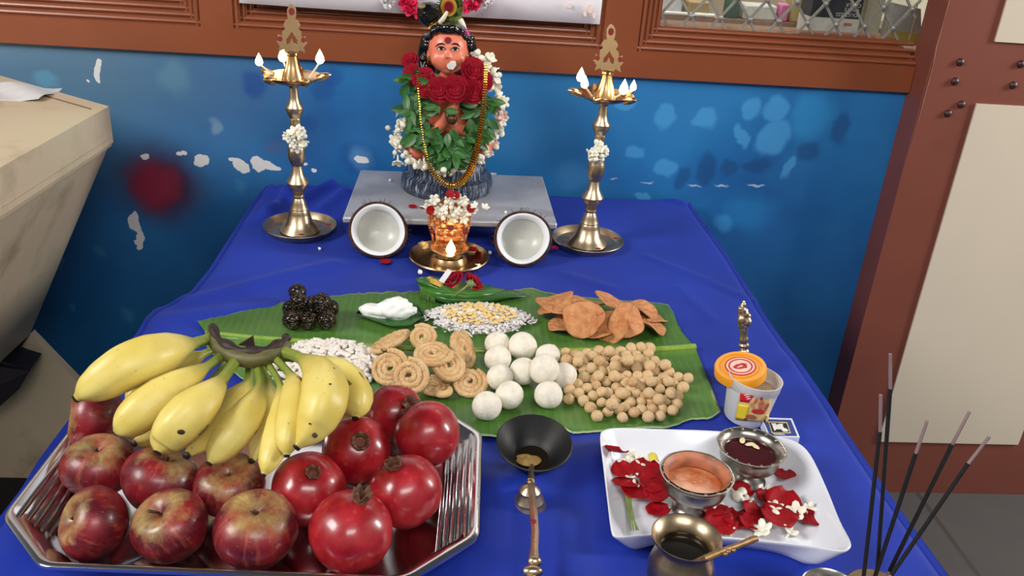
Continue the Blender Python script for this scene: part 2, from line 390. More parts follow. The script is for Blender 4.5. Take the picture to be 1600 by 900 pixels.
for i, (x0, x1) in enumerate(frames):
    win = thing('window_%d' % (i + 1), None, None, ((x0 + x1) / 2, WY, ZR1)); win['kind'] = 'structure'
    g = G()
    for k in range(NST):
        a = STEP * k; dpt = .006 + .008 * k; y0 = FY + dpt; th = STEP + .002
        zt = 1.9
        # rounded moulding strips: bottom, left, right
        for (c, size) in (((( x0 + x1) / 2, y0 + .03, ZR1 + a + STEP / 2), (x1 - x0 - 2 * a, .06, th)),
                          ((x0 + a + STEP / 2, y0 + .03, (ZR1 + a + zt) / 2), (th, .0602, zt - ZR1 - a)),
                          ((x1 - a - STEP / 2, y0 + .03, (ZR1 + a + zt) / 2), (th, .0602, zt - ZR1 - a))):
            if i == 2 and c[0] > .8: continue
            g.box(c, size)
        xs0, xs1 = x0 + a, x1 - (a if i < 2 else 0)
        g.tube([(xs0, y0, ZR1 + a + STEP * .55), (xs1, y0, ZR1 + a + STEP * .55)], STEP * .33, 8)
        g.tube([(x0 + a + STEP * .55, y0, ZR1 + a), (x0 + a + STEP * .55, y0, zt)], STEP * .33, 8)
        if i < 2: g.tube([(x1 - a - STEP * .55, y0, ZR1 + a), (x1 - a - STEP * .55, y0, zt)], STEP * .33, 8)
    obj('moulding', g, brown, win, sharp=30)
    zi = ZR1 + STEP * NST; xi0, xi1 = x0 + STEP * NST, x1 - (STEP * NST if i < 2 else 0.002)
    g = G(); g.box(((xi0 + xi1) / 2, WY + .045, (zi + 1.9) / 2), (xi1 - xi0 + .01, .004, 1.9 - zi + .01)); obj('pane', g, dark_pane if i < 2 else glass, win)
    if i == 2:
        g = G(); hx, hz = .0275, .036; cxk, czk = .686, 1.129; yb = WY + .03
        for s in (-1, 1):
            for k in range(-16, 26):
                # line z - czk = s*hz/hx*(x - cxk) + k*2*hz
                pts = []
                sl = s * hz / hx; c0 = czk + k * 2 * hz - sl * cxk
                for x in (xi0, xi1): pts.append((x, sl * x + c0))
                (xa, za), (xb, zb) = pts
                def clipz(xa, za, xb, zb, z): t = (z - za) / (zb - za); return xa + t * (xb - xa), z
                lo, hi = zi, 1.5
                if max(za, zb) < lo or min(za, zb) > hi: continue
                if za > zb: xa, za, xb, zb = xb, zb, xa, za
                if za < lo: xa, za = clipz(xa, za, xb, zb, lo)
                if zb > hi: xb, zb = clipz(xa, za, xb, zb, hi)
                dx, dz = xb - xa, zb - za; L = math.hypot(dx, dz)
                if L < .004: continue
                R = np.array([[dx / L, 0, -dz / L], [0, 1, 0], [dz / L, 0, dx / L]])
                g.box(((xa + xb) / 2, yb - .002 * s, (za + zb) / 2), (L, .004, .0042), R)
        for a in range(-12, 10):
            for b in range(-3, 12):
                for o_ in (0, 1):
                    x = cxk + (2 * a + o_) * hx; z = czk + (2 * b + o_) * hz
                    if xi0 + .006 < x < xi1 - .006 and zi + .004 < z < 1.4: g.ball((x, yb - .005, z), (.0052, .004, .0052), 8, 6)
        obj('diamond_grille', g, grey_bar, win)
# room behind the glass: ledge, cream wall
g = G(); LT = 1.05; g.box((.62, WY + .16, LT - .015), (.7, .22, .03)); zl_ = aty(1140, 30, WY + .27)[2]; g.box((.62, WY + .30, (zl_ + LT - .03) / 2), (.8, .06, zl_ - LT + .03)); struct('trim_4', g, plain('ledge_paint', (150, 124, 112), .5))
g = G(); g.box((.5, 2.55, 1.2), (2.2, .04, 1.6)); struct('wall_far', g, plain('far_room_paint', (206, 198, 170), .7))
g = G(); g.box((.62, 2.1, 1.02), (.9, .86, .03)); struct('trim_5', g, plain('far_counter', (132, 112, 96), .4))

# right pier: cream panels between red-brown bands
PY = 1.57; PX0 = .866
g = G(); g.box((PX0 + .45, PY + .0335, 1.0), (.9, .067, 1.82)); pier = struct('wall_right', g, brown_dull)
pz = lambda px, py: aty(px, py, PY)[2]
g = G()
for (x0, x1, z0, z1) in ((.971, 1.295, .230, .980), (.971, 1.295, 1.092, 1.88)):
    g.box(((x0 + x1) / 2, PY - .001, (z0 + z1) / 2), (x1 - x0, .006, z1 - z0))
obj('cream_panel', g, cream_wall, pier)
bolt_m = plain('bolt_paint', (62, 34, 32), .4)
for px, py in ((1500, 97), (1492, 127), (1502, 163), (1481, 177), (1595, 100), (1583, 133)):
    p = aty(px, py, PY); g = G(); g.lathe([(0, .006), (.004, .0055), (.0068, .003), (.0075, 0)], 10, p, rotz_to((0, -1, 0))); obj('bolt', g, bolt_m, pier)
chip_m = plain('bare_paint_edge', (170, 122, 104), .6)
g = G(); pts = [aty(x, y, PY - .0006) for x, y in ((1484, 0), (1474, 36), (1463, 75), (1458, 104), (1446, 148), (1432, 200), (1420, 245))]
g.tube(pts, [.0008, .0004, .0010, .0005, .0008, .0003, .0002], 5); obj('chipped_edge', g, chip_m, pier)

# ------------------------------------------------------------------ cream desk on the left
ZD = .935
c0 = atz(170, 166, ZD); e1 = atz(0, 118, ZD); e2 = atz(0, 262, ZD)
u1 = (e1 - c0) / np.linalg.norm(e1 - c0); u2 = (e2 - c0) / np.linalg.norm(e2 - c0)
desk = thing('lectern_desk', 'cream painted wooden desk with slanted legs against the blue wall', 'desk', (c0[0] - .3, c0[1] - .1, FZ))
A = c0 + u1 * ((WY - .012 - c0[1]) / u1[1]); A2 = A + np.array([-.55, 0, 0]); B = c0 + u2 * .95; B2 = np.array([A2[0], B[1], B[2]])
t_f = .058
g = G(); g.prism([c0, A, A2, B2, B], (0, 0, -1), t_f); obj('desk_top', g, cream_wood, desk, sharp=20)
g = G(); nrm2 = np.array([u2[1], -u2[0], 0]); nrm2 = nrm2 if nrm2[0] > 0 else -nrm2
g.tube([c0 + u1 * .02 + u2 * .035 + [0, 0, .0005], c0 + u1 * .16 + u2 * .035 + [0, 0, .0005]], .0012, 4); obj('groove', g, brown_in, desk)
dn = np.array([0, 0, -t_f])
g = G(); g.prism([c0 + dn * .82 + nrm2 * .0005, c0 + u2 * .95 + dn * .82 + nrm2 * .0005, c0 + u2 * .95 + dn * 1.12 - nrm2 * .004, c0 + dn * 1.12 - nrm2 * .004], -nrm2, .02); obj('apron', g, cream_wood, desk)
yb = c0[1] + .0
up_r0 = c0 + dn * 1.1 - nrm2 * .008; up_l0 = c0 + u2 * .95 + dn * 1.1 - nrm2 * .008
up_r1 = aty(47, 522, yb - .01)
up_l1 = up_r1 + np.array([-.02, -.95, 0])
wl = aty(0, 513, yb - .01)
g = G(); g.prism([up_r0, up_l0, up_r1 + (up_l0 - up_r0), up_r1], (-.9, 0, -.3), .016); obj('side_panel', g, cream_wood, desk, sharp=20)
lowpts = [(47, 522), (130, 607), (215, 695), (225, 745), (60, 749), (-70, 751), (-90, 690), (-30, 622), (0, 590)]
g = G(); g.prism([aty(x, y, yb - .005 + .0001 * (y - 522)) for x, y in lowpts], (0, 1, 0), .018); obj('base_panel', g, cream_wood, desk, sharp=20)
g = G(); g.prism([aty(x, y, yb + .015) for x, y in ((44, 522), (-140, 470), (-140, 700), (-20, 700))], (0, 1, 0), .012); obj('inner_board', g, brown_in, desk)
g = G(); q = aty(60, 749, yb + .02); g.box((q[0] - .02, yb + .03, (q[2] + FZ) / 2), (.26, .03, q[2] - FZ + .01)); obj('plinth', g, plain('dark_plinth', (30, 26, 24), .6), desk)
g = G(); p = atz(14, 146, ZD)
g.sheet(10, 8, lambda u, v: p + np.array([(u - .5) * .13, (v - .5) * .09, .004 + .004 * math.sin(7 * u + 5 * v)]), .0012)
tag(obj('plastic_bag', g, plain('clear_plastic', (214, 214, 214), .3, var=.05), loc=p), 'crumpled white plastic bag lying on the cream desk top', 'plastic bag')
# dark packet at the left picture edge, propped on the desk base
yp = yb - .07
pk = [aty(x, y, yp) for x, y in ((-60, 540), (0, 562), (24, 572), (47, 579), (30, 608), (0, 635), (-60, 660))]
pk_loc = aty(-10, 640, yp)
pkt = thing('black_packet', 'folded glossy black packet at the front of the cream desk', 'packet', pk_loc)
g = G(); g.prism(pk, (0, 1, .1), .05); obj('packet_body', g, black_cloth, pkt, sharp=15)
g = G(); g.prism([aty(x, y, yp - .004) for x, y in ((-60, 560), (10, 575), (47, 580), (5, 600), (-60, 622))], (0, 1, 0), .003); obj('packet_flap', g, plain('packet_flap', (40, 36, 46), .25), pkt, sharp=15)
# ------------------------------------------------------------------ table and cloth
tbl = thing('table', 'long wooden table hidden under the royal blue cloth', 'table', (.05, 1.0, FZ))
wood = plain('table_wood', (110, 74, 48), .5)
g = G(); g.box((.065, 1.03, TZ - .0235), (.78, 1.12, .03)); obj('tabletop', g, wood, tbl)
for x in (-.28, .41):
    for y in (.52, 1.54):
        g = G(); g.box((x, y, (FZ + TZ - .038) / 2), (.045, .045, TZ - .038 - FZ)); obj('leg', g, wood, tbl)
lpx = [(440, 284), (418, 290), (395, 318), (368, 362), (330, 420), (300, 456), (268, 474), (245, 482), (231, 500), (210, 530), (165, 590), (120, 645), (86, 690), (62, 722), (38, 762), (10, 800), (-20, 835), (-60, 880), (-110, 950)]
lp = np.array([atz(x, y, TZ) for x, y in lpx]); lp = lp[np.argsort(lp[:, 1])]
def left_x(y): return float(np.interp(y, lp[:, 1], lp[:, 0]))
rp_ = np.array([atz(x, y, TZ) for x, y in ((1075, 316), (1135, 400), (1200, 502), (1300, 648), (1400, 792), (1480, 902), (1540, 985))]); rp_ = rp_[np.argsort(rp_[:, 1])]
def right_x(y): return float(np.interp(y, rp_[:, 1], rp_[:, 0]))
folds = []   # (pixel a, pixel b, half width m, height m)
for a, b, wd, h in [((425, 300), (470, 318), .012, 0.0102), ((470, 292), (415, 340), .011, 0.0085), ((520, 290), (478, 312), .010, 0.0102), ((400, 345), (440, 330), .012, 0.0068),
                    ((540, 300), (500, 330), .012, 0.0068), ((300, 470), (520, 415), .016, 0.0051), ((250, 500), (420, 480), .02, .0035), ((885, 430), (955, 452), .012, .0025),
                    ((1010, 400), (1180, 470), .007, .002), ((985, 300), (1070, 318), .012, .003), ((1060, 450), (1110, 500), .008, .0018), ((790, 770), (930, 720), .03, 0.0102), ((880, 840), (905, 960), .03, 0.0102),
                    ((700, 900), (800, 800), .03, .004), ((950, 760), (985, 900), .02, .003), ((1230, 560), (1300, 640), .02, .002), ((0, 880), (60, 800), .02, .003), ((560, 385), (660, 430), .01, .0015), ((730, 720), (770, 860), .022, .004)]:
    folds.append((atz(*a, TZ)[:2], atz(*b, TZ)[:2], wd, h * 1.5))
def cloth_z(x, y):
    z = 0.
    for a, b, wd, h in folds:
        d = b - a; L2 = d @ d; t = ((np.array([x, y]) - a) @ d) / L2; tc_ = min(1, max(0, t)); q = a + d * tc_ - np.array([x, y])
        z += h * math.exp(-(q @ q) / (wd * wd))
    return z + .0006 * math.sin(23 * x + 11 * y) + .0005 * math.sin(17 * y - 31 * x)
Y0, Y1 = .44, 1.612
NX, NY, ND = 120, 150, 10
cv = []; idx = {}
def cp(u, v):
    """u across including drops (-.25..1.25), v along y including front drop (-.2..1)"""
    y = Y0 + (Y1 - Y0) * max(0, v); uu = min(1, max(0, u)); x = left_x(y) + (right_x(y) - left_x(y)) * uu
    over = max(0, -u, u - 1) / .25; front = max(0, -v) / .2
    z = TZ + cloth_z(x, y)
    if over > 0:
        s = -1 if u < 0 else 1; dr = over * .42
        wv = .012 * math.sin(y * 38) * over + .006 * math.sin(y * 71 + 1) * over
        x += s * (min(.003, dr) + (wv if s > 0 else -abs(wv) * -1 - .02 * over)); z -= max(0, dr - .006)
    if front > 0:
        dr = front * .42; y -= min(.012, dr) - .012 * math.sin(x * 36) * front; z -= max(0, dr - .006)
    # soft roll at the rims
    ed = min(uu, 1 - uu) * (right_x(y) - left_x(y))
    if over == 0 and front == 0: z -= .006 * max(0, 1 - ed / .010) ** 2
    return (x, y, z)
us = [-.25 + .025 * i for i in range(10)] + [-.006, -.002] + [i / NX for i in range(NX + 1)] + [1.002, 1.006] + [1.025 + .025 * i for i in range(10)]
vs_ = [-.2 + .025 * i for i in range(8)] + [-.004] + [i / NY for i in range(NY + 1)]
g = G(); V = [cp(u, v) for u in us for v in vs_]; k = len(vs_)
g.add(V, [(i * k + j, (i + 1) * k + j, (i + 1) * k + j + 1, i * k + j + 1) for i in range(len(us) - 1) for j in range(k - 1)])
cm = N('royal_blue_cloth'); wv = cm.noise(900, 2)
cm.bump(wv, .12, .0006)
cm.b.inputs['Sheen Weight'].default_value = .12; cm.b.inputs['Sheen Tint'].default_value = (.3, .4, 1, 1)
cm = cm.fin(cm.mix(cm.rng(cm.noise(7, 3), .35, .65), lin((18, 42, 142)), lin((22, 50, 160))), .62, spec=.3)
tag(obj('tablecloth', g, cm, loc=(.05, 1.0, TZ), sharp=180), 'royal blue cloth draped over the whole table', 'tablecloth')
# ------------------------------------------------------------------ silver-clad stool under the statue
ZS = .80; clad = N('embossed_silver_sheet')
_v = clad.voro(130); clad.bump(clad.math('ADD', _v.outputs[0], clad.noise(40)), .25, .002)
clad = clad.fin(clad.mix(clad.rng(clad.noise(12, 4), .35, .65), lin((168, 170, 176)), lin((190, 191, 196))), clad.rng(clad.noise(20), .3, .7, .36, .5), .35)
sc_ = [atz(*p, ZS) for p in ((535, 339), (871, 349), (848, 275), (563, 265))]
stool = thing('silver_stool', 'low silver-clad stool carrying the flower-hung statue', 'stool', (np.mean([q[0] for q in sc_]), np.mean([q[1] for q in sc_]), TZ))
g = G(); g.prism(sc_, (0, 0, -1), .011); o = obj('stool_top', g, clad, stool, sharp=30)
bv = o.modifiers.new('b', 'BEVEL'); bv.width = .003; bv.segments = 2
cen = sum(sc_) / 4
for q in sc_:
    d = cen - q; p = q + d * .16
    g = G(); g.box((p[0], p[1], (ZS - .011 + TZ) / 2 + .0005), (.028, .028, ZS - .011 - TZ - .001)); obj('leg', g, clad, stool)

# ------------------------------------------------------------------ flower builders (local, facing +z)
white_petal = plain('jasmine_white', (240, 236, 218), .5, var=.05, sss=.15)
green_stem = plain('flower_stem_green', (120, 140, 70), .5)
rose_red = plain('rose_red', (140, 8, 30), .7, var=.3, scale=220, spec=.15)
petal_red = plain('petal_red', (146, 6, 20), .6, var=.25, scale=200, spec=.2)
leaf_green = plain('garland_leaf_green', (52, 104, 44), .42, var=.3, scale=60)
def rose_geo(R, seed=0):
    r_ = random.Random(seed); g = G()
    for ring, (n, rad, tilt, size) in enumerate(((3, .12, 1.35, .5), (4, .25, 1.15, .62), (5, .42, .85, .72), (6, .58, .5, .78))):
        for k in range(n):
            th = 2 * PI * k / n + ring * .7 + r_.uniform(-.15, .15); w_ = 2.5 * PI / n * (1.15 if ring < 2 else .95)
            def fn(u, v, th=th, rad=rad, tilt=tilt, size=size, w_=w_):
                a = th + (v - .5) * w_
                s = u * size; rr = rad + s * math.cos(tilt) + .22 * u ** 3 - .10 * math.sin(PI * u)
                wide = 1 - .35 * abs(2 * v - 1) ** 3 * u
                zz = s * math.sin(tilt) * wide + .42 - ring * .12 - .10 * (u ** 4) + .03 * math.sin(9 * v + th)
                return (R * rr * math.cos(a) * (wide * .2 + .8), R * rr * math.sin(a) * (wide * .2 + .8), R * zz)
            g.grid(6, 6, fn)
    g.lathe([(0, -.05 * R), (.25 * R, 0), (.3 * R, .3 * R), (.15 * R, .7 * R), (0, .75 * R)], 10)
    return g
def bud_geo(L):
    g = G(); g.lathe([(0, -.5 * L), (.06 * L, -.48 * L), (.075 * L, -.2 * L), (.2 * L, 0), (.27 * L, .18 * L), (.2 * L, .38 * L), (.06 * L, .49 * L), (0, .5 * L)], 9); return g
def jasmine_geo(L):
    """half-open jasmine: five blunt petals on a short tube"""
    g = G(); g.lathe([(.05 * L, -.45 * L), (.07 * L, -.1 * L), (.13 * L, 0), (.1 * L, .1 * L), (0, .1 * L)], 7)
    for k in range(5):
        th = 2 * PI * k / 5
        R = np.array([[math.cos(th), -math.sin(th), 0], [math.sin(th), math.cos(th), 0], [0, 0, 1]])
        t = G(); t.ball((.24 * L, 0, .10 * L), (.24 * L, .17 * L, .07 * L), 8, 6, np.array(Euler((0, -.5, 0)).to_matrix())); g.join(t, R)
    return g
BUD = bud_geo(.016).mesh('bud', (0, 0, 0), 60); JAS = jasmine_geo(.020).mesh('jasmine', (0, 0, 0), 60)
BUD.materials.append(white_petal); JAS.materials.append(white_petal)
def rand_rot(base=None, spread=1.):
    v = Vector((rnd.gauss(0, 1), rnd.gauss(0, 1), rnd.gauss(0, 1))).normalized()
    if base is not None: v = (Vector(base).normalized() + v * spread).normalized()
    return Vector((0, 0, 1)).rotation_difference(v)
def part_inst(name, me, parent, wpos, rot, scale=1.):
    o = bpy.data.objects.new(name, me); COL.objects.link(o); o.parent = parent
    o.location = Vector(wpos) - parent.location; o.rotation_mode = 'QUATERNION'; o.rotation_quaternion = rot
    o.scale = scale if hasattr(scale, '__len__') else (scale,) * 3; return o
def leaf_patch(g, p, d, n, L, W, curl=.25):
    d = np.array(d, float); d /= np.linalg.norm(d); n = np.array(n, float); n -= d * (n @ d); n /= np.linalg.norm(n); s = np.cross(d, n)
    def fn(u, v):
        wd = W * math.sin(PI * min(1, u * .93 + .04)) ** .8 * (1 - .25 * u); q = (v - .5)
        return np.array(p) + d * (L * u) + s * (2 * q * wd) + n * (-curl * L * u * u + .5 * abs(q) * wd)
    g.grid(6, 4, fn)

# ------------------------------------------------------------------ the statue
S = atz(698, 293, ZS); SY = S[1]
def SP(px, py, dy=0.): return aty(px, py, SY + dy)
k_ = lambda n: px2m(n, S)
statue = thing('statue', 'painted statue of a black-haired figure seated on a dark drum', 'statue', S)
skin = plain('statue_skin_paint', (224, 124, 96), .36, var=.08, scale=30, coat=.08)
hair_m = plain('statue_black_gloss', (12, 12, 14), .16, var=.3, coat=.4)
drum_m = N('striped_drum_paint')
_s = drum_m.node('ShaderNodeTexCoord')
_p = drum_m.node('ShaderNodeSeparateXYZ'); drum_m.put(_p.inputs[0], drum_m.co())
_a = drum_m.math('ARCTAN2', _p.outputs[1], _p.outputs[0])
_cv = drum_m.node('ShaderNodeCombineXYZ'); drum_m.put(_cv.inputs[0], drum_m.math('MULTIPLY', _a, 9.)); drum_m.put(_cv.inputs[1], drum_m.math('MULTIPLY', _p.outputs[2], 14.))
_w = drum_m.noise(2.6, 3, .7, _cv.outputs[0])
_wm = drum_m.math('MULTIPLY', drum_m.rng(_w, .5, .62), drum_m.rng(drum_m.noise(70, 2), .35, .55))
drum_m.bump(_w, .4, .002)
drum_m = drum_m.fin(drum_m.mix(_wm, lin((28, 38, 58)), lin((150, 162, 182))), .35, coat=.2)
R0 = k_(70.5); h1 = SP(698, 268, 0)[2] - ZS; h2 = SP(698, 244, 0)[2] - ZS
g = G(); g.lathe([(0, 0), (R0 * .97, 0), (R0, .006), (R0 * 1.01, h1 * .5), (R0 * .97, h1 * .9), (R0 * .9, h1), (R0 * .86, h1 * 1.02), (R0 * .84, h2 * .9), (R0 * .78, h2), (0, h2 + .002)], 48, S)
obj('pedestal', g, drum_m, statue)
body = G()
def el(px, py, rx, ry, rz, dy=0., gg=body, R=None): gg.ball(SP(px, py, dy), (k_(rx), k_(ry), k_(rz)), 20, 14, R)
def limb(pts, rads, gg=body): gg.tube([SP(*p) for p in pts], [k_(r) for r in rads], 12)
el(700, 235, 50, 40, 24); el(700, 195, 36, 27, 46); el(700, 150, 42, 26, 24); el(668, 146, 15, 15, 15); el(734, 146, 15, 15, 15)
limb([(700, 150, 0), (700, 112, -.004)], [16, 14])
limb([(666, 146, 0), (656, 182, -.02), (672, 208, -.05)], [13, 12, 10]); limb([(672, 208, -.05), (694, 192, -.062), (712, 160, -.066)], [10, 8.5, 7])
limb([(736, 146, 0), (746, 182, -.02), (732, 206, -.05)], [13, 12, 10]); limb([(732, 206, -.05), (712, 200, -.062), (704, 186, -.066)], [10, 8, 7])
el(650, 233, 20, 26, 15, -.035); el(750, 232, 20, 26, 15, -.03); limb([(650, 236, -.03), (700, 245, -.055), (735, 244, -.04)], [13, 12, 10])
limb([(712, 160, -.066), (718, 150, -.068), (722, 146, -.068)], [6, 4, 2.4]); limb([(710, 158, -.07), (714, 149, -.073), (716, 144, -.072)], [3.5, 2.4, 1.6])
# head: cranium, cheeks, jaw, nose, ears, lips
HD = -.012
el(700, 76, 29, 29, 33, HD); el(700, 90, 26, 26, 22, HD - .006); el(684, 92, 10, 10, 11, HD - .019); el(716, 92, 10, 10, 11, HD - .019); el(700, 107, 11, 11, 8, HD - .017)
limb([(699.5, 76, HD - .029), (699.5, 84, HD - .032), (699.5, 91, HD - .036)], [2.6, 3.2, 4.6]); el(694.5, 91.5, 3, 3, 2.6, HD - .032); el(704.5, 91.5, 3, 3, 2.6, HD - .032)
el(671, 86, 4.5, 5, 9, HD - .002); el(729, 88, 4.5, 5, 9, HD - .002)
el(700, 99.5, 8, 4, 2.6, HD - .027)
obj('body', remesh(body, .0022, 'body', 4), skin, statue, sharp=180)
def on_head(px, py, off=.0008):
    """front point of the head under a pixel: the cranium/cheek ellipsoids' outer surface"""
    best = None
    for cx_, cy_, rx, ry, rz, dy in ((700, 76, 29, 29, 33, HD), (700, 90, 26, 26, 22, HD - .006), (684, 92, 10, 10, 11, HD - .019), (716, 92, 10, 10, 11, HD - .019)):
        c = SP(cx_, cy_, dy); rr = np.array([k_(rx), k_(ry), k_(rz)]); d = ray(px, py) / rr; o = (CAM - c) / rr
        A_ = d @ d; B_ = d @ o; D_ = B_ * B_ - A_ * (o @ o - 1)
        if D_ < 0: continue
        t = (-B_ - math.sqrt(D_)) / A_
        if best is None or t < best: best = t
    if best is None: return SP(px, py, -.03)
    p = CAM + ray(px, py) * best; n = tocam(p); return p + np.array(n) * off
def decal(g, pts, th=.0009):
    P = [on_head(*p) for p in pts]; c = sum(P) / len(P); n = np.array(tocam(c)); g.prism([q + n * th * .4 for q in P], -n, th)
def oval(px, py, a, b, n=14, ang=0):
    ca, sa = math.cos(ang), math.sin(ang)
    return [(px + a * math.cos(t) * ca - b * math.sin(t) * sa, py + a * math.cos(t) * sa + b * math.sin(t) * ca) for t in [2 * PI * i / n for i in range(n)]]
eye_w = plain('eye_white', (232, 226, 218), .2); ink = plain('black_ink', (14, 10, 10), .25)
for ex, ey in ((689, 76), (711, 77)):
    g = G(); decal(g, [(ex - 6.5, ey + .6), (ex - 3.5, ey - 2.2), (ex, ey - 2.8), (ex + 3.5, ey - 2.2), (ex + 6.5, ey + .2), (ex + 3, ey + 2), (ex - 2, ey + 2.2)], .0012)
    e = obj('eye', g, eye_w, statue)
    g = G(); P = [on_head(*q, .0016) for q in oval(ex + .4, ey - .3, 2.7, 2.5)]; g.prism(P, tocam(P[0]), .0006); obj('iris', g, ink, e)
    g = G(); g.tube([on_head(ex + q, ey - 2.6 + .08 * q * q - .4, .0014) for q in (-7, -4, -1, 2, 5, 7)], [.0004, .0009, .0011, .0011, .0008, .0004], 6); obj('eyelid_line', g, ink, e)
for s, x0 in ((1, 680), (-1, 720)):
    g = G(); g.tube([on_head(x0 + s * q, 71 - h, .001) for q, h in ((0, -2), (5, 2), (10, 3), (15, 1.4))], [.0004, .0011, .0012, .0005], 6); obj('eyebrow', g, ink, statue)
g = G(); P = [on_head(*q, .0012) for q in oval(700, 63, 5.6, 5.4)]; g.prism(P, -np.array(tocam(P[0])), .001); obj('forehead_mark', g, plain('maroon_powder', (112, 12, 22), .8), statue)
lip_m = plain('lip_red', (170, 46, 44), .3)
g = G(); g.tube([SP(x, y, HD - .0315 + .00016 * (x - 699.5) ** 2 * .3) for x, y in ((691, 98.4), (695, 98.6), (699.5, 99.4), (704, 98.8), (708, 98.6))], [.0005, .0015, .0018, .0015, .0005], 8)
obj('lips', g, lip_m, statue)
g = G(); g.prism([SP(x, y, HD - .0345) for x, y in ((699, 100), (705, 95), (712, 96), (713, 102), (708, 109), (701, 108), (698, 104))], (0, 1, 0), .0022); obj('butter_smear', g, plain('butter_white', (240, 238, 234), .5), statue, sharp=20)
# hair: cap, wavy locks, bun with a tie
hair = G()
el(700, 60, 31, 28, 28, HD + .016, hair); el(700, 44, 26, 24, 10, HD - .002, hair)
for x, y, r, dy in ((679, 48, 8, -.014), (688, 43, 7, -.02), (698, 43, 7, -.022), (708, 43, 7, -.02), (718, 49, 8, -.014), (673, 57, 6.5, -.008), (725, 58, 6.5, -.007)): el(x, y, r, r, r * .8, HD + dy, hair)
for s, xs in ((-1, (672, 668, 666, 668, 672)), (1, (728, 731, 733, 733, 730))):
    for t in range(2):
        limb([(xs[0] + s * t * 4, 55, HD + .004), (xs[1] + s * t * 4, 72, HD + .008), (xs[2] + s * t * 4, 90, HD + .012 + .006 * t), (xs[3] + s * t * 3, 106, HD + .018), (xs[4] + s * t * 2, 122, HD + .02)], [8, 9, 10, 9.5, 7], hair)
    for j in range(6): el(xs[min(4, j * 4 // 5)] + s * (5 if j % 2 else 2), 60 + j * 11, 6, 6, 6, HD + .004 - .006 * (j % 2), hair)
el(700, 85, 34, 24, 40, HD + .022, hair)
obj('hair', remesh(hair, .0022, 'hair', 2), hair_m, statue, sharp=180)
bun = G(); el(672, 22, 19, 18, 18, -.004, bun); el(664, 14, 12, 12, 10, -.006, bun); el(683, 31, 14, 14, 11, -.004, bun)
for j in range(7): limb([(684 + 1.5 * j - 5, 38 - j * 1.2, -.012 - .001 * j), (672 + 3 * j - 8, 20 - j, -.022), (658 + j * 4, 10 - j * .6, -.012)], [3.2, 4.4, 3], bun)
obj('hair_bun', remesh(bun, .002, 'bun', 2), hair_m, statue, sharp=180)
g = G(); limb([(672, 44, -.016), (682, 39, -.022), (693, 33, -.014)], [4.2, 4.6, 3.6], g); obj('bun_tie', g, gold, statue)
g = G(); limb([(653, 9, -.012), (660, 11, -.014), (668, 15, -.012)], [2, 5, 6], g); obj('bun_cap', g, plain('dull_gold_paint', (120, 104, 66), .4), statue)
g = G(); limb([(687, 35, -.024), (694, 27, -.028), (699, 18, -.028)], [3.2, 3.2, 2], g); obj('pearl_strand', g, plain('pearl_paint', (226, 218, 190), .3), statue)
# peacock feather: a thick barbed fan with a three-ring eye
fe = N('peacock_feather'); _pp = fe.node('ShaderNodeSeparateXYZ'); fe.put(_pp.inputs[0], fe.co())
fe = fe.fin(fe.mix(fe.rng(fe.noise(130, 3), .42, .6), lin((28, 66, 34)), lin((120, 130, 52))), .4, .25)
g = G(); outl = [(690, 46), (685, 30), (686, 12), (690, -6), (700, -20), (712, -22), (722, -10), (723, 10), (721, 30), (717, 46), (706, 50)]
g.prism([SP(x, y, -.006) for x, y in outl], (0, 1, .1), .006); g2 = g
for i in range(26):
    t = i / 25 * PI * 1.5 - PI * .25; c = SP(704, 8, -.0075); d = np.array([math.cos(t), 0, math.sin(t)]) * k_(20)
    g2.tube([c, c + d * .6 + [0, -.001, 0], c + d], [.0012, .0012, .0005], 5)
feather = obj('peacock_feather', g2, fe, statue, sharp=25)
for rx, rz, c, dd in ((13, 15, (196, 150, 52), -.010), (8.5, 10.5, (168, 84, 40), -.0115), (6.4, 8, (112, 10, 30), -.013)):
    g = G(); g.prism([SP(x, y, dd) for x, y in oval(701, 11, rx, rz, 18)], (0, 1, 0), .0022); obj('feather_eye', g, plain('feather_eye_%d' % int(rx), c, .35, .2), feather)
g = G(); limb([(719, 30, -.008), (723, 40, -.01), (727, 50, -.006)], [4, 4.6, 3.4], g); obj('hair_ornament', g, plain('ornament_cream', (232, 224, 200), .3), statue)
g = G()
for x, y in ((720, 47), (727, 48), (730, 53), (723, 53)): el(x, y, 3.6, 3.2, 3.4, -.014, g)
obj('ornament_flower', g, plain('ornament_pink', (214, 70, 160), .4), statue)
for ex in (671.5, 729):
    g = G()
    for j in range(4):
        c = SP(ex, 90 + j * 3, HD - .012); g.tube([c + np.array([math.cos(t), 0, .5 * math.sin(t)]) * k_(3.4) for t in [2 * PI * q / 12 for q in range(12)]], .0007, 6, closed=True)
    obj('earring', g, gold, statue)
g = G(); limb([(697, 172, -.082), (702, 182, -.086), (707, 192, -.088)], [4, 5, 6], g); obj('bangle_arm_gold', g, brass_gold, statue)
g = G(); el(706, 186, 8, 8, 8, -.088, g); obj('held_ball', g, plain('bronze_paint', (96, 66, 40), .35, .5), statue)
g = G(); g.tube([SP(x, y, -.018) for x, y in ((660, 108), (657, 98), (661, 88), (664, 96), (660, 106), (666, 111))], .0009, 6); obj('thread', g, plain('grey_thread', (200, 206, 208), .6), statue)

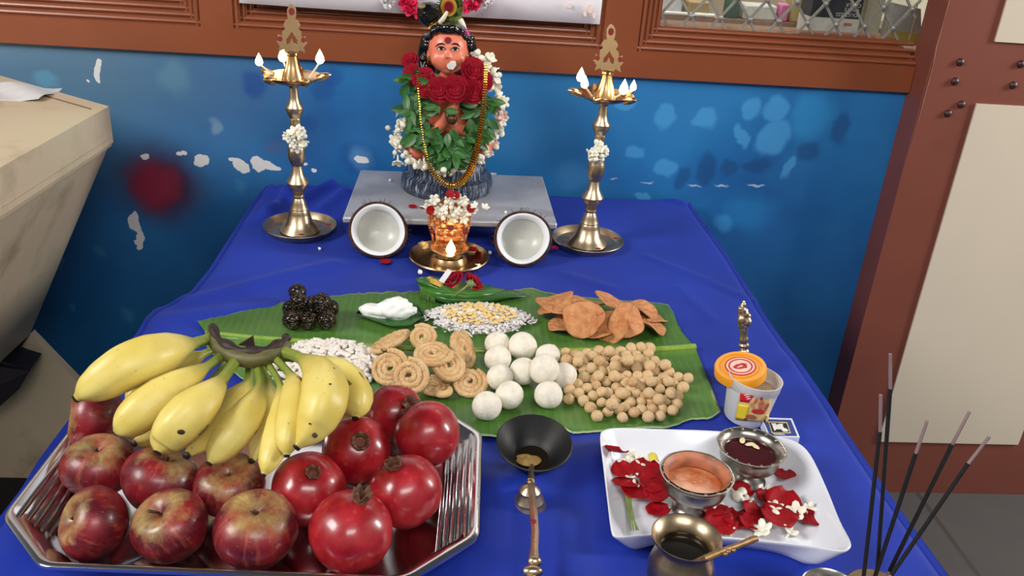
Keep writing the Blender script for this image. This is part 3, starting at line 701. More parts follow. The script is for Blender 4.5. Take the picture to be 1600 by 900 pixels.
# rose and leaf garland hung round the neck
rg = thing('rose_garland', 'garland of red roses and green leaves hanging on the statue', 'garland', SP(700, 150, -.06))
for i, (x, y, r, dy, nx, nz) in enumerate(((641, 95, 12, -.03, -.3, .9), (645, 116, 14, -.05, -.5, .1), (663, 124, 16, -.062, -.2, .3), (686, 140, 17, -.080, -.05, .1), (667, 138, 13, -.071, -.2, 0), (711, 139, 18, -.082, .05, .15),
                                          (738, 143, 16, -.074, .2, 0), (738, 110, 17, -.055, .25, .25), (753, 127, 15, -.056, .4, .1), (725, 144, 13, -.08, .1, -.1))):
    me = rose_geo(k_(r) * .74, i); o = obj('rose', me, rose_red, rg, world=False, loc=SP(x, y, dy + .008) - np.array(rg.location), rot=Vector((0, 0, 1)).rotation_difference(Vector((nx, -1, nz + .15)).normalized()), sharp=180)
g = G(); r2 = random.Random(4)
pathL = [(640, 122, -.045), (638, 150, -.05), (640, 178, -.055), (648, 205, -.062), (664, 226, -.078), (684, 238, -.088), (700, 242, -.09)]
pathR = [(758, 132, -.04), (762, 160, -.045), (758, 186, -.055), (748, 208, -.065), (734, 226, -.078), (716, 238, -.088), (702, 242, -.09)]
cenp = [(690, 172, -.088), (706, 204, -.092), (686, 214, -.092), (716, 216, -.092), (700, 228, -.094)]
for path in (pathL, pathR):
    for i in range(len(path) - 1):
        a, b = np.array(path[i]), np.array(path[i + 1])
        for q in range(19):
            t = r2.random(); c = a + (b - a) * t; inw = 1 if path is pathL else -1
            c = c + np.array([inw * r2.uniform(-6, 28 if i < 5 else 14), r2.uniform(-9, 9), r2.uniform(-.012, .004)])
            d = np.array([r2.uniform(-1, 1), r2.uniform(-.5, .1), r2.uniform(-1, .2)]); leaf_patch(g, SP(*c), d, (r2.uniform(-.4, .4), -1, r2.uniform(-.1, .6)), k_(r2.uniform(18, 28)), k_(r2.uniform(5, 8)), r2.uniform(.1, .4))
for c in cenp:
    for q in range(5): leaf_patch(g, SP(c[0] + r2.uniform(-9, 9), c[1] + r2.uniform(-6, 6), c[2]), (r2.uniform(-1, 1), -.2, r2.uniform(-1, .1)), (r2.uniform(-.4, .4), -1, .4), k_(20), k_(6), .25)
obj('leaves', g, leaf_green, rg, sharp=180)
# jasmine garland
jg = thing('jasmine_garland', 'long white jasmine garland looped down round the statue', 'garland', SP(700, 262, -.06))
jp = [(742, 82, -.012), (756, 90, -.014), (766, 108, -.012), (773, 128, -.01), (781, 150, -.012), (784, 172, -.015), (778, 194, -.02), (772, 214, -.03), (764, 232, -.04), (752, 246, -.055), (736, 256, -.07), (716, 262, -.08), (696, 263, -.083), (674, 260, -.08), (654, 256, -.07), (636, 250, -.058), (622, 238, -.05), (614, 222, -.05), (618, 206, -.05), (628, 192, -.045), (628, 178, -.04)]
seg = np.array(jp); cum = np.r_[0, np.cumsum(np.linalg.norm(np.diff(seg[:, :2], axis=0), axis=1))]
nb = 96
for i in range(nb):
    t = cum[-1] * (i + .5) / nb; c = [np.interp(t, cum, seg[:, j]) for j in range(3)]
    c = [c[0] + rnd.gauss(0, 6), c[1] + rnd.gauss(0, 6), c[2] - abs(rnd.gauss(0, .008))]
    part_inst('jasmine_bud' if i % 3 else 'jasmine_flower', BUD if i % 3 else JAS, jg, SP(*c), rand_rot((0, -1, .2), .9), rnd.uniform(.85, 1.15) * 1.12)
pk_flower = plain('pale_pink_petal', (226, 186, 176), .5)
for x, y in ((785, 182), (770, 222)):
    g = G(); g.join(jasmine_geo(.024), rotz_to((.3, -1, .2)), SP(x, y, -.03)); obj('pink_flower', g, pk_flower, jg)
# gold chain: overlapping thin discs, thick at the bottom and on the right
ch = thing('gold_chain', 'gold necklace chain of stacked discs hanging over the leaves', 'necklace', SP(705, 280, -.09))
cpx = [(652, 112, -.075), (653, 135, -.09), (655, 160, -.095), (657, 190, -.1), (661, 215, -.103), (665, 238, -.107), (669, 252, -.108), (676, 268, -.106), (686, 280, -.103), (699, 289, -.1), (712, 290, -.1), (722, 284, -.102), (732, 272, -.105), (739, 256, -.107), (744, 238, -.105), (749, 215, -.1), (753, 190, -.095), (756, 160, -.088), (758, 130, -.076), (759, 102, -.06)]
cs = np.array([SP(*q) for q in cpx]); cu = np.r_[0, np.cumsum(np.linalg.norm(np.diff(cs, axis=0), axis=1))]
g = G(); g3 = G(); nd = 105
thin = []
for i in range(nd + 1):
    t = cu[-1] * i / nd; p = np.array([np.interp(t, cu, cs[:, j]) for j in range(3)]); q = np.array([np.interp(min(t + .002, cu[-1]), cu, cs[:, j]) for j in range(3)]); q0 = np.array([np.interp(max(t - .002, 0), cu, cs[:, j]) for j in range(3)])
    f_ = i / nd; r = k_(np.interp(f_, [0, .25, .32, .45, .6, .85, 1], [1.4, 1.6, 3.0, 5.6, 5.2, 4., 3.6])); d = (q - q0) / np.linalg.norm(q - q0)
    (g if f_ > .3 else g3).lathe([(r * .55, -.0012), (r, -.0007), (r * 1.02, 0), (r, .0007), (r * .55, .0012)], 12, p, rotz_to(d + np.array([0, -.25, 0])))
obj('disc_links', g, gold, ch, sharp=30); obj('fine_links', g3, gold, ch, sharp=30)

# ------------------------------------------------------------------ poster and the flower string over it
def pw(px, py, dy=.02): return aty(px, py, WY - dy)
poster_m = N('poster_paper'); _q = poster_m.rng(poster_m.noise(14, 3), .45, .7, 0, .3)
poster_m = poster_m.fin(poster_m.mix(_q, lin((250, 247, 252)), lin((238, 232, 246))), .35)
post = thing('paper_poster', 'white paper poster hung in the middle window frame', 'poster', pw(660, 20))
pl, pr = pw(372, 0)[0], pw(938, 42)[0]; zb = pw(560, 15)[2] - .002
g = G(); g.sheet(30, 12, lambda u, v: (pl + (pr - pl) * u, WY - .012 - .008 * math.sin(PI * u) * (1 - v) - .004 * math.sin(6 * u), zb + v * .6), .0008); obj('sheet', g, poster_m, post, sharp=180)
peach = plain('pale_peach_print', (240, 208, 200), .5)
for x, y, a, b in ((922, 14, 4, 7), (914, 22, 2.5, 4), (928, 24, 2.5, 5), (890, 9, 3, 4)):
    g = G(); g.prism([pw(*q, .0165) for q in oval(x, y, a, b)], (0, 1, 0), .001); obj('printed_mark', g, peach, post)
def pompom(name, cs, col, lab):
    c0_ = pw(*cs[0][:2], .05); t = thing(name, lab, 'flowers', c0_, 'flower string over the poster')
    mt = plain(name + '_' + lab.split()[0], col, .6, var=.2, scale=180)
    for (x, y, r) in cs:
        c = pw(x, y, .05); g = G()
        for i in range(46):
            n = Vector((rnd.gauss(0, 1), rnd.gauss(0, 1), rnd.gauss(0, 1))).normalized(); R = px2m(r, c)
            leaf_patch(g, c + np.array(n) * R * .25, n, Vector((n.y, -n.z, n.x)) + Vector((.1, .2, .3)), R * .8, R * .3, .3)
        obj('petals', g, mt, t, sharp=180)
pompom('flower_bunch', [(634, 4, 14), (646, 14, 15), (630, -12, 14)], (222, 26, 84), 'bright pink flower bunch left of the hair bun')
pompom('flower_bunch', [(740, 2, 15), (728, 10, 11), (736, -14, 14)], (222, 26, 84), 'bright pink flower bunch right of the feather')
pompom('flower_bunch', [(607, 6, 9), (600, -4, 9), (614, -6, 9)], (228, 222, 224), 'white flower bunch at the left end over the poster')
pompom('flower_bunch', [(757, 4, 9), (766, -4, 10), (754, -10, 9)], (228, 222, 224), 'white flower bunch at the right end over the poster')

# ------------------------------------------------------------------ small things used all over
red_powder = plain('maroon_powder_dot', (120, 8, 24), .7)
def petal_geo(L, W, seed):
    r_ = random.Random(seed); g = G()
    def fn(u, v):
        wd = W * math.sin(PI * (u * .86 + .1)) ** .6; q = 2 * v - 1
        return (L * (u - .5), q * wd, .0016 + .22 * W * q * q + .10 * L * (u - .45) ** 2 * (1 + r_.random() * .02))
    g.sheet(8, 6, fn, .0006); return g
PET = [petal_geo(.018, .0102, i).mesh('petal', (0, 0, 0), 180) for i in range(3)]
for q in PET: q.materials.append(petal_red)
def loose(name, me, px, py, z, rot, label, cat, group, scale=1.):
    o = bpy.data.objects.new(name, me); COL.objects.link(o); o.location = Vector(atz(px, py, z)); o.rotation_mode = 'QUATERNION'; o.rotation_quaternion = rot
    o.scale = (scale,) * 3; return tag(o, label, cat, group)
def yaw(a, tilt=0.): return Euler((tilt, 0, a)).to_quaternion()

# ------------------------------------------------------------------ standing brass lamps
def flame_part(parent, pos, h, power):
    g = G(); g.lathe([(0, 0), (.2 * h, .08 * h), (.30 * h, .26 * h), (.26 * h, .48 * h), (.13 * h, .75 * h), (0, h)], 12, pos); f = obj('flame', g, flame_m, parent)
    l = bpy.data.lights.new('flame_light', 'POINT'); l.energy = power; l.color = (1, .62, .26); l.shadow_soft_size = .006
    lo = bpy.data.objects.new('flame_light', l); COL.objects.link(lo); lo.location = Vector(pos) + Vector((0, 0, h * .5)) - parent.location; lo.parent = parent
def standing_lamp(px, py, tipx, tipy, prof, label, spin, wicks, fl_px):
    B = atz(px, py, TZ); y = B[1]; K = px2m(1, B)
    top = aty(tipx, tipy, y); H = top[2] - TZ
    t = thing('brass_oil_lamp', label, 'oil lamp', B, 'tall brass oil lamps')
    def Z(q): return TZ + H * q            # height fraction
    ax = lambda q: np.array([B[0] + (top[0] - B[0]) * q, y, Z(q)])
    lean = rotz_to(top - np.array([B[0], y, TZ]))
    def P(prof): return [(r * K, q * H) for r, q in prof]
    g = G(); g.lathe(P([(0, .006), (30, .006), (48, .012), (53, .03), (56, .038), (56.5, .034), (53, .024), (49, .004), (30, .0), (0, 0)]), 48, B, lean); obj('base_plate', g, brass, t)
    g = G(); g.lathe(P(prof), 32, B, lean); obj('stem', g, brass, t, sharp=30)
    g = G(); zb = .673
    def lob(th, z): return 1 + (.05 * max(0, math.cos(5 * (th - spin))) ** 3 if z > (zb + .018) * H else 0)
    g.lathe(P([(0, zb), (9, zb), (22, zb + .008), (34, zb + .022), (41, zb + .036), (42, zb + .041), (39, zb + .037), (30, zb + .022), (0, zb + .018)]), 60, B, lean, lob)
    for k in range(5):
        th = spin + 2 * PI * k / 5; d = np.array([math.cos(th), math.sin(th), 0])
        c = ax(zb + .034); g.tube([c + d * K * 34 - [0, 0, .0025], c + d * K * 42 + [0, 0, .0005], c + d * K * 50 + [0, 0, .0025], c + d * K * 54 + [0, 0, .003]], [.0055, .0065, .0042, .0014], 10)
    bowl = obj('oil_bowl', g, brass_gold, t, sharp=50)
    g = G(); g.lathe(P([(16.5, zb + .02), (15.5, zb + .04), (11, zb + .075), (8.2, zb + .105), (7.4, zb + .122), (9.2, zb + .128), (9.2, zb + .136), (6.5, zb + .141), (0, zb + .142)]), 24, B, lean); obj('bell_top', g, brass_gold, t)
    # cut brass finial plate
    fz = zb + .139
    half = [(5, 0), (9, 0), (11, .013), (19, -.004), (17, .03), (22, .055), (17, .06), (20, .095), (14, .085), (13.5, .115), (9, .13), (12, .155), (8, .182), (5, .184), (6.5, .215), (6, .245), (3, .268), (0, .276)]
    full = half + [(-a, b) for a, b in half[::-1][1:]]
    g = G(); s0 = ax(fz); kz = (1 - fz) / .276
    pt = lambda a, b, dy=0: s0 + lean @ np.array([a * K, dy + .22 * b * kz * H, b * kz * H])
    hole = [(-7, .04), (-8, .07), (-4, .092), (0, .118), (4, .092), (8, .07), (7, .04), (3, .05), (0, .08), (-3, .05)]
    # ring the plate round its opening: two halves joined into one shape
    bm = bmesh.new(); vo = [bm.verts.new(pt(a, b, -.001)) for a, b in full]; vh = [bm.verts.new(pt(a, b, -.001)) for a, b in hole]
    ed = [bm.edges.new((vo[i], vo[(i + 1) % len(vo)])) for i in range(len(vo))] + [bm.edges.new((vh[i], vh[(i + 1) % len(vh)])) for i in range(len(vh))]
    bmesh.ops.triangle_fill(bm, use_beauty=True, edges=ed)
    r_ = bmesh.ops.extrude_face_region(bm, geom=bm.faces[:]); ev = [q for q in r_['geom'] if isinstance(q, bmesh.types.BMVert)]
    bmesh.ops.translate(bm, verts=ev, vec=(0, .0024, 0)); bm.verts.index_update()
    g.add([tuple(q.co) for q in bm.verts], [[q.index for q in f.verts] for f in bm.faces]); bm.free()
    fin = obj('finial_plate', g, brass_gold, t, sharp=30)
    for a, b, ra, rb in ((0, .232, 4.2, .022), (-16, .072, 3, .016), (16, .072, 3, .016)):
        g = G(); g.prism([pt(a + ra * math.cos(q), b + rb * math.sin(q), -.0016) for q in [2 * PI * i / 12 for i in range(12)]], (0, 1, 0), .0012); obj('powder_dot', g, red_powder, fin)
    for a in (-40, 10, 44):
        g = G(); c = B + np.array([a * K, -math.sqrt(max(0, 46 ** 2 - a * a)) * K * (1 if a < 40 else .0), .0125]); g.ball(c + [0, 0, .002], (.005, .003, .0012), 10, 6); obj('base_powder_dot', g, red_powder, t)
    for k, (x, yy, h) in enumerate(fl_px):
        dy = wicks[k]; p = aty(x, yy, y + dy)
        g = G(); q = ax(zb + .036) ; d = p - q; d[2] = 0; g.tube([q + d * .6 + [0, 0, .001], p + [0, 0, .001]], [.0016, .0012], 6); obj('wick', g, plain('cotton_wick', (226, 214, 190), .8), bowl)
        flame_part(t, p - np.array([0, 0, .002]), h * K * 1.25, .10)
    return t, ax, K
PL = [(31, .012), (26, .03), (20, .05), (16.5, .085), (15.5, .092), (15.5, .098), (13.5, .112), (14, .117), (11, .14), (10.8, .146), (7.6, .165), (8.6, .174), (8, .182), (11, .202), (12.5, .216), (12.5, .222), (17, .236), (17, .241), (13, .26), (9.5, .279), (7.2, .315), (10, .327), (12.5, .35), (13.5, .375), (12.5, .4), (9, .425), (9.5, .44), (7, .47), (7, .49), (8.5, .525), (8, .53), (12, .556), (13.5, .574), (13, .58), (9, .596), (7, .62), (5.8, .66), (8, .668), (10, .676)]
lampL, axL, KL = standing_lamp(469, 362, 453, 8, PL, 'tall brass oil lamp with jasmine on its stem, left of the statue', .25, [-.0, .045, -.01], [(405, 101, 15), (442, 95, 18), (500, 98, 17)])
lampR, axR, KR = standing_lamp(917, 383, 958, 40, PL, 'tall brass oil lamp with jasmine on its stem, right of the statue', .5, [.0, -.035, -.035, .01], [(907, 126, 17), (913, 136, 15), (974, 146, 18), (989, 140, 13)])
def cluster(name, label, c, n, spread, K, cat='flowers', group=None, big=1.):
    t = thing(name, label, cat, c, group)
    for i in range(n):
        v = np.array([rnd.gauss(0, 1), -abs(rnd.gauss(0, 1)), rnd.gauss(0, 1)]); v = v / np.linalg.norm(v)
        o = v * np.array(spread) * rnd.uniform(.7, 1.05)
        part_inst('jasmine_flower' if i % 2 else 'jasmine_bud', JAS if i % 2 else BUD, t, np.array(c) + o, rand_rot(v, .5), rnd.uniform(.8, 1.1) * big)
    return t
pL = aty(462, 214, axL(.42)[1] - .012); pR = aty(933, 237, axR(.42)[1] - .012)
cluster('jasmine_bunch', 'jasmine bunch tied round the stem of the left lamp', pL, 22, (.015, .012, .018), KL, group='jasmine bunches on the lamps')
cluster('jasmine_bunch', 'jasmine bunch tied round the stem of the right lamp', pR, 22, (.013, .012, .016), KR, group='jasmine bunches on the lamps')

# ------------------------------------------------------------------ little lamp with a back plate, in the middle
C0 = atz(701, 413, TZ); KC = px2m(1, C0)
lm = thing('shrine_lamp', 'small brass lamp with embossed back plate burning between the coconuts', 'oil lamp', C0)
g = G(); g.lathe([(0, .003), (30 * KC, .003), (40 * KC, .005), (50 * KC, .006), (56 * KC, .012), (61.5 * KC, .017), (62.5 * KC, .015), (57 * KC, .008), (50 * KC, .001), (0, 0)], 56, C0); obj('plate', g, brass_gold, lm)
z_r = aty(703, 386, C0[1])[2] - TZ
g = G(); g.lathe([(30 * KC, .003), (29 * KC, .008), (25 * KC, .016), (21 * KC, .6 * z_r), (20 * KC, .75 * z_r), (23 * KC, .88 * z_r), (30 * KC, .97 * z_r), (31 * KC, z_r), (29 * KC, z_r + .001), (24 * KC, .93 * z_r), (18 * KC, .86 * z_r), (0, .84 * z_r)], 48, C0, None, lambda th, z: 1 + (.28 * max(0, math.cos(th + PI / 2)) ** 14 if z > .93 * z_r else 0)); obj('oil_cup', g, brass_gold, lm)
g = G(); g.lathe([(0, 0), (23 * KC, 0)], 24, C0 + np.array([0, 0, .905 * z_r])); obj('oil', g, plain('lamp_oil', (120, 70, 24), .05), lm)
flame_part(lm, aty(704, 398, C0[1] - 26 * KC), 25 * KC, .035)
bp_y = C0[1] + 26 * KC
BPt = lambda x, y, d=0.: aty(x, y, bp_y + d)
bpl = N('embossed_copper_plate'); _v = bpl.voro(150); bpl.bump(bpl.math('ADD', _v.outputs[0], bpl.noise(220, 2)), .35, .002)
bpl = bpl.fin(bpl.mix(bpl.rng(_v.outputs[0], .2, .6), lin((248, 206, 160)), lin((190, 120, 80))), .35, .85)
g = G(); g.prism([BPt(x, y) for x, y in ((681, 376), (679, 362), (672, 352), (670, 336), (676, 322), (690, 312), (704, 308), (720, 313), (731, 323), (735, 337), (732, 352), (727, 362), (724, 376))], (0, 1, 0), .003); o = obj('back_plate', g, bpl, lm, sharp=30)
g = G()
for s, x0 in ((-1, 671), (1, 734)):
    for k in range(6): g.ball(BPt(x0 - s * .3, 336 + k * 3.2, .001), (3.2 * KC, .002, 1.3 * KC), 8, 6)
    g.tube([BPt(702 + s * 31, 354, .001), BPt(702 + s * 27, 366, .001), BPt(702 + s * 24, 380, .001)], .0022, 8)
for x in (684, 695, 704, 715, 725):
    g.ball(BPt(x, 344 if x in (695, 715) else 341, -.001), (4 * KC, .003, 7 * KC), 10, 8)
for x in range(686, 724, 6): g.ball(BPt(x, 364, -.001), (2.3 * KC, .002, 3 * KC), 8, 6)
g.tube([BPt(684, 357, -.001), BPt(704, 359, -.002), BPt(724, 357, -.001)], .0016, 6); g.tube([BPt(684, 369, -.001), BPt(704, 370, -.002), BPt(724, 369, -.001)], .0016, 6)
obj('relief', g, bpl, o)
for x, y, a, b in ((704, 357, 5.5, 3.2), (676, 362, 4, 4.2), (727, 362, 4, 4.2)):
    g = G(); g.ball(BPt(x, y, -.004), (a * KC, .0016, b * KC), 10, 8); obj('powder_dot', g, red_powder, lm)
t = thing('jasmine_bunch', 'jasmine and red petal bunch crowning the small lamp back plate', 'flowers', BPt(704, 322, -.004))
for i in range(40):
    x = rnd.gauss(706, 17); y = 324 + rnd.uniform(-18, 16) + abs(x - 706) * .15
    part_inst('jasmine_bud' if i % 2 else 'jasmine_flower', BUD if i % 2 else JAS, t, BPt(x, y, rnd.uniform(-.016, .004)), rand_rot((0, -1, .4), .8), rnd.uniform(.8, 1.05))
for x, y in ((704, 304), (712, 306), (672, 328), (735, 326)): part_inst('red_petal', PET[0], t, BPt(x, y, -.01), rand_rot((0, -1, .3), .5), .7)

# ------------------------------------------------------------------ coconut halves
husk = N('coconut_husk'); husk.bump(husk.noise(240, 4, .7, husk.mapv((1, 1, .25))), .9, .004)
husk = husk.fin(husk.mix(husk.rng(husk.noise(120, 4), .35, .65), lin((36, 18, 12)), lin((86, 48, 32))), .85)
fl_w = N('coconut_flesh'); _l = fl_w.node('ShaderNodeVectorMath', operation='LENGTH')
fl_w = fl_w.fin(fl_w.mix(fl_w.rng(fl_w.noise(30), .35, .7), lin((240, 241, 243)), lin((226, 229, 230))), .35, sss=.1)
hollow_shade = plain('coconut_flesh_shaded', (186, 186, 176), .3, var=.03)  # white flesh greyed in the hollow: its shading is put into the colour
def coconut(px, py, w_, seed, label, n):
    p = atz(px, py, TZ + .046); r = px2m(w_ / 2, p); n = Vector(n).normalized()
    zc = TZ + r * (n.z * 0 + math.sqrt(1 - n.z ** 2) * .97) + .001
    p = atz(px, py, zc); t = thing('coconut_half', label, 'coconut', (p[0], p[1], TZ), 'coconut halves')
    r_ = random.Random(seed); ph = r_.uniform(0, 6)
    lob = lambda th, z: 1 + .022 * math.cos(2 * th + ph) + .012 * math.cos(3 * th + 2 * ph)
    R = rotz_to(n)
    shell = [(0, -.92 * r), (.35 * r, -.86 * r), (.66 * r, -.68 * r), (.88 * r, -.40 * r), (.99 * r, -.12 * r), (1. * r, .0), (.97 * r, .006), (.90 * r, .007)]
    flesh = [(.905 * r, .005), (.89 * r, .008), (.80 * r, .002), (.735 * r, -.003), (.64 * r, -.03), (.5 * r, -.30 * r), (.3 * r, -.42 * r), (0, -.46 * r)]
    gs = G(); gs.lathe(shell + [(.88 * r, -.002), (.7 * r, -.5 * r), (0, -.8 * r)], 48, p, R, lob)
    g = G(); g.lathe(flesh[:4] + [(.715 * r, -.012)], 48, p, R, lob); obj('flesh', g, fl_w, t, sharp=180)
    g = G(); g.lathe([(.718 * r, -.010), (.66 * r, -.26 * r), (.5 * r, -.40 * r), (.3 * r, -.47 * r), (0, -.5 * r)], 48, p, R, lob); obj('hollow', g, hollow_shade, t, sharp=180)
    g = gs
    for i in range(36):
        th = r_.uniform(0, 2 * PI); a = R @ np.array([math.cos(th) * r * 1.0, math.sin(th) * r * 1.0, -r_.uniform(.0, .2) * r]) + p
        d = R @ np.array([math.cos(th + r_.uniform(-1, 1)), math.sin(th + r_.uniform(-1, 1)), r_.uniform(-.6, .3)]); e = a + d * r_.uniform(.003, .010)
        if e[2] > TZ + .002: g.tube([a, (a + e) / 2 + [0, 0, .001], e], [.0005, .0004, .0002], 4)
    obj('shell', g, husk, t, sharp=60)
    return p, r, R
coconut(591, 360, 92, 1, 'coconut half facing forward left of the small lamp', (.06, -.86, .42))
coconut(817, 373, 91, 2, 'coconut half facing forward right of the small lamp', (-.03, -.86, .42))

# loose petals and buds on the cloth and the stool
for i, (x, y, z, a, s, lab) in enumerate(((603, 411, TZ, .3, .9, 'red petal on the cloth below the left coconut'), (645, 324, ZS, .2, .7, 'red petal on the stool left of the small lamp flowers'), (597, 398, TZ + .004, 1.2, .7, 'red petal at the foot of the left coconut'),
                                            (661, 325, ZS, 1.9, .55, 'red petal close beside the small lamp flowers'), (738, 392, TZ + .012, .5, .9, 'red petal on the right rim of the small lamp plate'), (828, 777, TZ, .4, .5, 'red fleck on the cloth near the brass ladle foot'), (867, 388, TZ + .012, .9, .6, 'red petal beside the right tall lamp base'))):
    loose('red_petal', PET[i % 3], x, y, z + .0005, yaw(a), lab, 'petal', 'loose red petals', s)
for i, (x, y, z, a, s, lab) in enumerate(((609, 281, ZS, .4, .6, 'white bud on the stool left of the dark drum'), (663, 323, ZS, 1.4, .9, 'white bud on the stool beside the small lamp flowers'), (658, 379, TZ, 2, .7, 'white bud on the cloth in front of the stool'), (765, 394, TZ, .3, .8, 'white bud on the cloth left of the right coconut'),
                                            (790, 331, ZS, .1, .6, 'white bud at the front edge of the stool'), (656, 424, TZ + .008, .2, .9, 'white bud on the left of the small lamp plate'), (747, 414, TZ + .006, .9, .7, 'white bud on the right of the small lamp plate'), (499, 388, TZ, .5, .6, 'white bud on the cloth below the left tall lamp'))):
    loose('jasmine_bud', BUD, x, y, z + .0035 * s, Euler((PI / 2, 0, a)).to_quaternion(), lab, 'flower bud', 'loose jasmine buds', s)

# ------------------------------------------------------------------ banana leaf
LZ = TZ + .003
lf = N('banana_leaf_green'); _a = lf.attr()
_w = lf.node('ShaderNodeTexWave'); _w.bands_direction = 'X'; lf.put(_w.inputs[0], lf.co()); _w.inputs['Scale'].default_value = 34; _w.inputs['Distortion'].default_value = 1.5; _w.inputs['Detail'].default_value = 2; _w.inputs['Detail Scale'].default_value = 1
_c = lf.mix(lf.rng(lf.noise(9, 3), .35, .65), lin((58, 100, 36)), lin((82, 124, 52)))
_c = lf.mix(lf.math('MULTIPLY', lf.rng(_w.outputs[0], .75, 1), .16), _c, lin((112, 156, 70)))
_c = lf.mix(lf.rng(_a, .88, 1, 0, .55), _c, lin((120, 150, 60)))
_c = lf.mix(lf.rng(_a, .03, .0, 0, .8), _c, lin((190, 206, 150)))
lf.bump(_w.outputs[0], .16, .001)
lf.b.inputs['Subsurface Weight'].default_value = .0
lf = lf.fin(_c, .34)
topE = [(308, 502), (340, 495), (380, 485), (420, 476), (470, 466), (520, 461), (580, 457), (640, 455), (700, 455), (760, 456), (812, 452), (830, 449), (850, 456), (900, 463), (960, 468), (1020, 472), (1044, 475), (1053, 490), (1062, 515)]
midE = [(322, 520), (400, 528), (480, 534), (560, 540), (640, 545), (720, 548), (800, 549), (880, 549), (960, 548), (1040, 546), (1086, 542)]
botE = [(312, 530), (340, 560), (400, 610), (470, 640), (560, 660), (640, 668), (720, 676), (790, 684), (830, 678), (862, 664), (880, 668), (894, 677), (930, 675), (975, 671), (1010, 668), (1040, 669), (1060, 663), (1078, 655), (1110, 654), (1126, 643)]
def pl_interp(P, u):
    P = np.array(P, float); c = np.r_[0, np.cumsum(np.linalg.norm(np.diff(P, axis=0), axis=1))]; return np.array([np.interp(u * c[-1], c, P[:, i]) for i in range(2)])
rr2 = random.Random(3); jag = [rr2.uniform(-1, 1) for _ in range(200)]
def leaf_z(u, q):
    """q: signed distance from the midrib 0..1"""
    return LZ + .003 * abs(math.sin(4.5 * u + 2 * q)) * abs(q) + .004 * math.exp(-(q / .10) ** 2)
def leaf_fn(sgn):
    E_ = topE if sgn > 0 else botE
    def fn(u, v):
        m_ = pl_interp(midE, u); e = pl_interp(E_, u); jv = jag[int(u * 199)] * 1.4 * (1 if u < .45 else .35)
        e = e + [0, jv]
        # right-hand end: the lower blade runs on past the rib's end
        p = m_ + (e - m_) * v
        z = leaf_z(u, v)
        if sgn > 0: z += .007 * math.exp(-((u - .93) / .1) ** 2) * math.sin(PI * min(1, v * 1.6)) * 0
        if v > .97: z -= .0008
        return atz(p[0], p[1], z)
    return fn
leaf = thing('banana_leaf', 'large cut banana leaf spread on the blue cloth under the sweets', 'leaf', atz(720, 560, TZ))
g = G()
for s in (1, -1): g.sheet(110, 22, leaf_fn(s), .0012 * s, lambda u, v: (1 - v) if v < .985 else 0)
obj('blade', g, lf, leaf, sharp=180)
g = G(); mp = [pl_interp(midE, i / 40) for i in range(41)]
g.tube([atz(p[0], p[1], LZ + .0035) for p in mp], [.0032 + .0016 * i / 40 for i in range(41)], 10); obj('midrib', g, plain('leaf_midrib', (128, 158, 62), .35, scale=120), leaf)

# ------------------------------------------------------------------ betel leaves with a rose
bet = plain('betel_leaf_green', (58, 112, 36), .3, var=.22, scale=50)
bet_in = plain('betel_leaf_dark', (38, 88, 30), .3, var=.2, scale=50)
bz = LZ + .006
def folded(name, pxs_top, pxs_bot, lift, mt, label, seed):
    """leaf between a far edge and a near edge, the middle humped by lift; stem tips at its left"""
    c = atz(*pxs_bot[len(pxs_bot) // 2], bz); t = thing(name, label, 'leaf', c, 'betel leaves')
    g = G()
    def fn(u, v):
        a = pl_interp(pxs_top, u); b = pl_interp(pxs_bot, u); p = b + (a - b) * v
        return atz(p[0], p[1], bz + seed * .002 + lift * math.sin(PI * v) * math.sin(PI * (u * .85 + .1)) + .002 * math.sin(9 * u))
    g.sheet(20, 10, fn, .0008); obj('leaf_blade', g, mt, t, sharp=180)
    return t
b1 = folded('betel_leaf', [(655, 452), (720, 450), (800, 452), (826, 462)], [(660, 462), (700, 476), (740, 478), (800, 466)], .012, bet_in, 'lowest betel leaf of the stack, pointing right towards the crisps', 0)
b2 = folded('betel_leaf', [(652, 440), (690, 436), (740, 440), (790, 452)], [(658, 460), (690, 470), (724, 474), (770, 464)], .016, bet, 'middle betel leaf of the stack below the red rose', 1)
b3 = folded('betel_leaf', [(650, 434), (672, 431), (700, 437), (726, 452)], [(651, 442), (668, 452), (688, 463), (712, 470)], .014, bet, 'folded top betel leaf at the left of the red rose', 3)
for k in range(9):
    x = 657 + k * 2.6; g = G(); g.tube([atz(x + 4, 449 + k * .8, bz + .010), atz(x + 1, 457 + k * 1., bz + .006), atz(x + rnd.uniform(-1, 2), 464 + k * 1.1, bz)], [.0012, .001, .0007], 6); obj('leaf_stem', g, plain('leaf_stem_green', (92, 124, 58), .4), b3)
rc = atz(722, 442, bz + .022); KR_ = px2m(1, rc)
ros = thing('red_rose', 'red rose lying on the betel leaves in front of the small lamp', 'rose', rc)
for x, y, r, n, sd in ((708, 440, 17, (-.5, -.2, .9), 21), (738, 443, 16, (.6, -.2, .8), 22)):
    obj('bloom', rose_geo(r * KR_ * .8, sd), rose_red, ros, world=False, loc=atz(x, y, bz + .018) - rc, rot=Vector((0, 0, 1)).rotation_difference(Vector(n).normalized()), sharp=180)
g = G(); q = atz(735, 443, bz + .034); g.ball(q, 6 * KR_, 12, 8)
for k in range(5): leaf_patch(g, q, (math.cos(k * 1.26), -.4, math.sin(k * 1.26)), (0, -1, .4), 9 * KR_, 2.6 * KR_, .2)
obj('sepals', g, plain('rose_sepal', (112, 132, 84), .5), ros)
g = G(); g.tube([q, atz(722, 453, bz + .026), atz(708, 464, bz + .010)], [.002, .0016, .0014], 8); obj('stem', g, plain('rose_stem', (122, 132, 70), .5), ros)
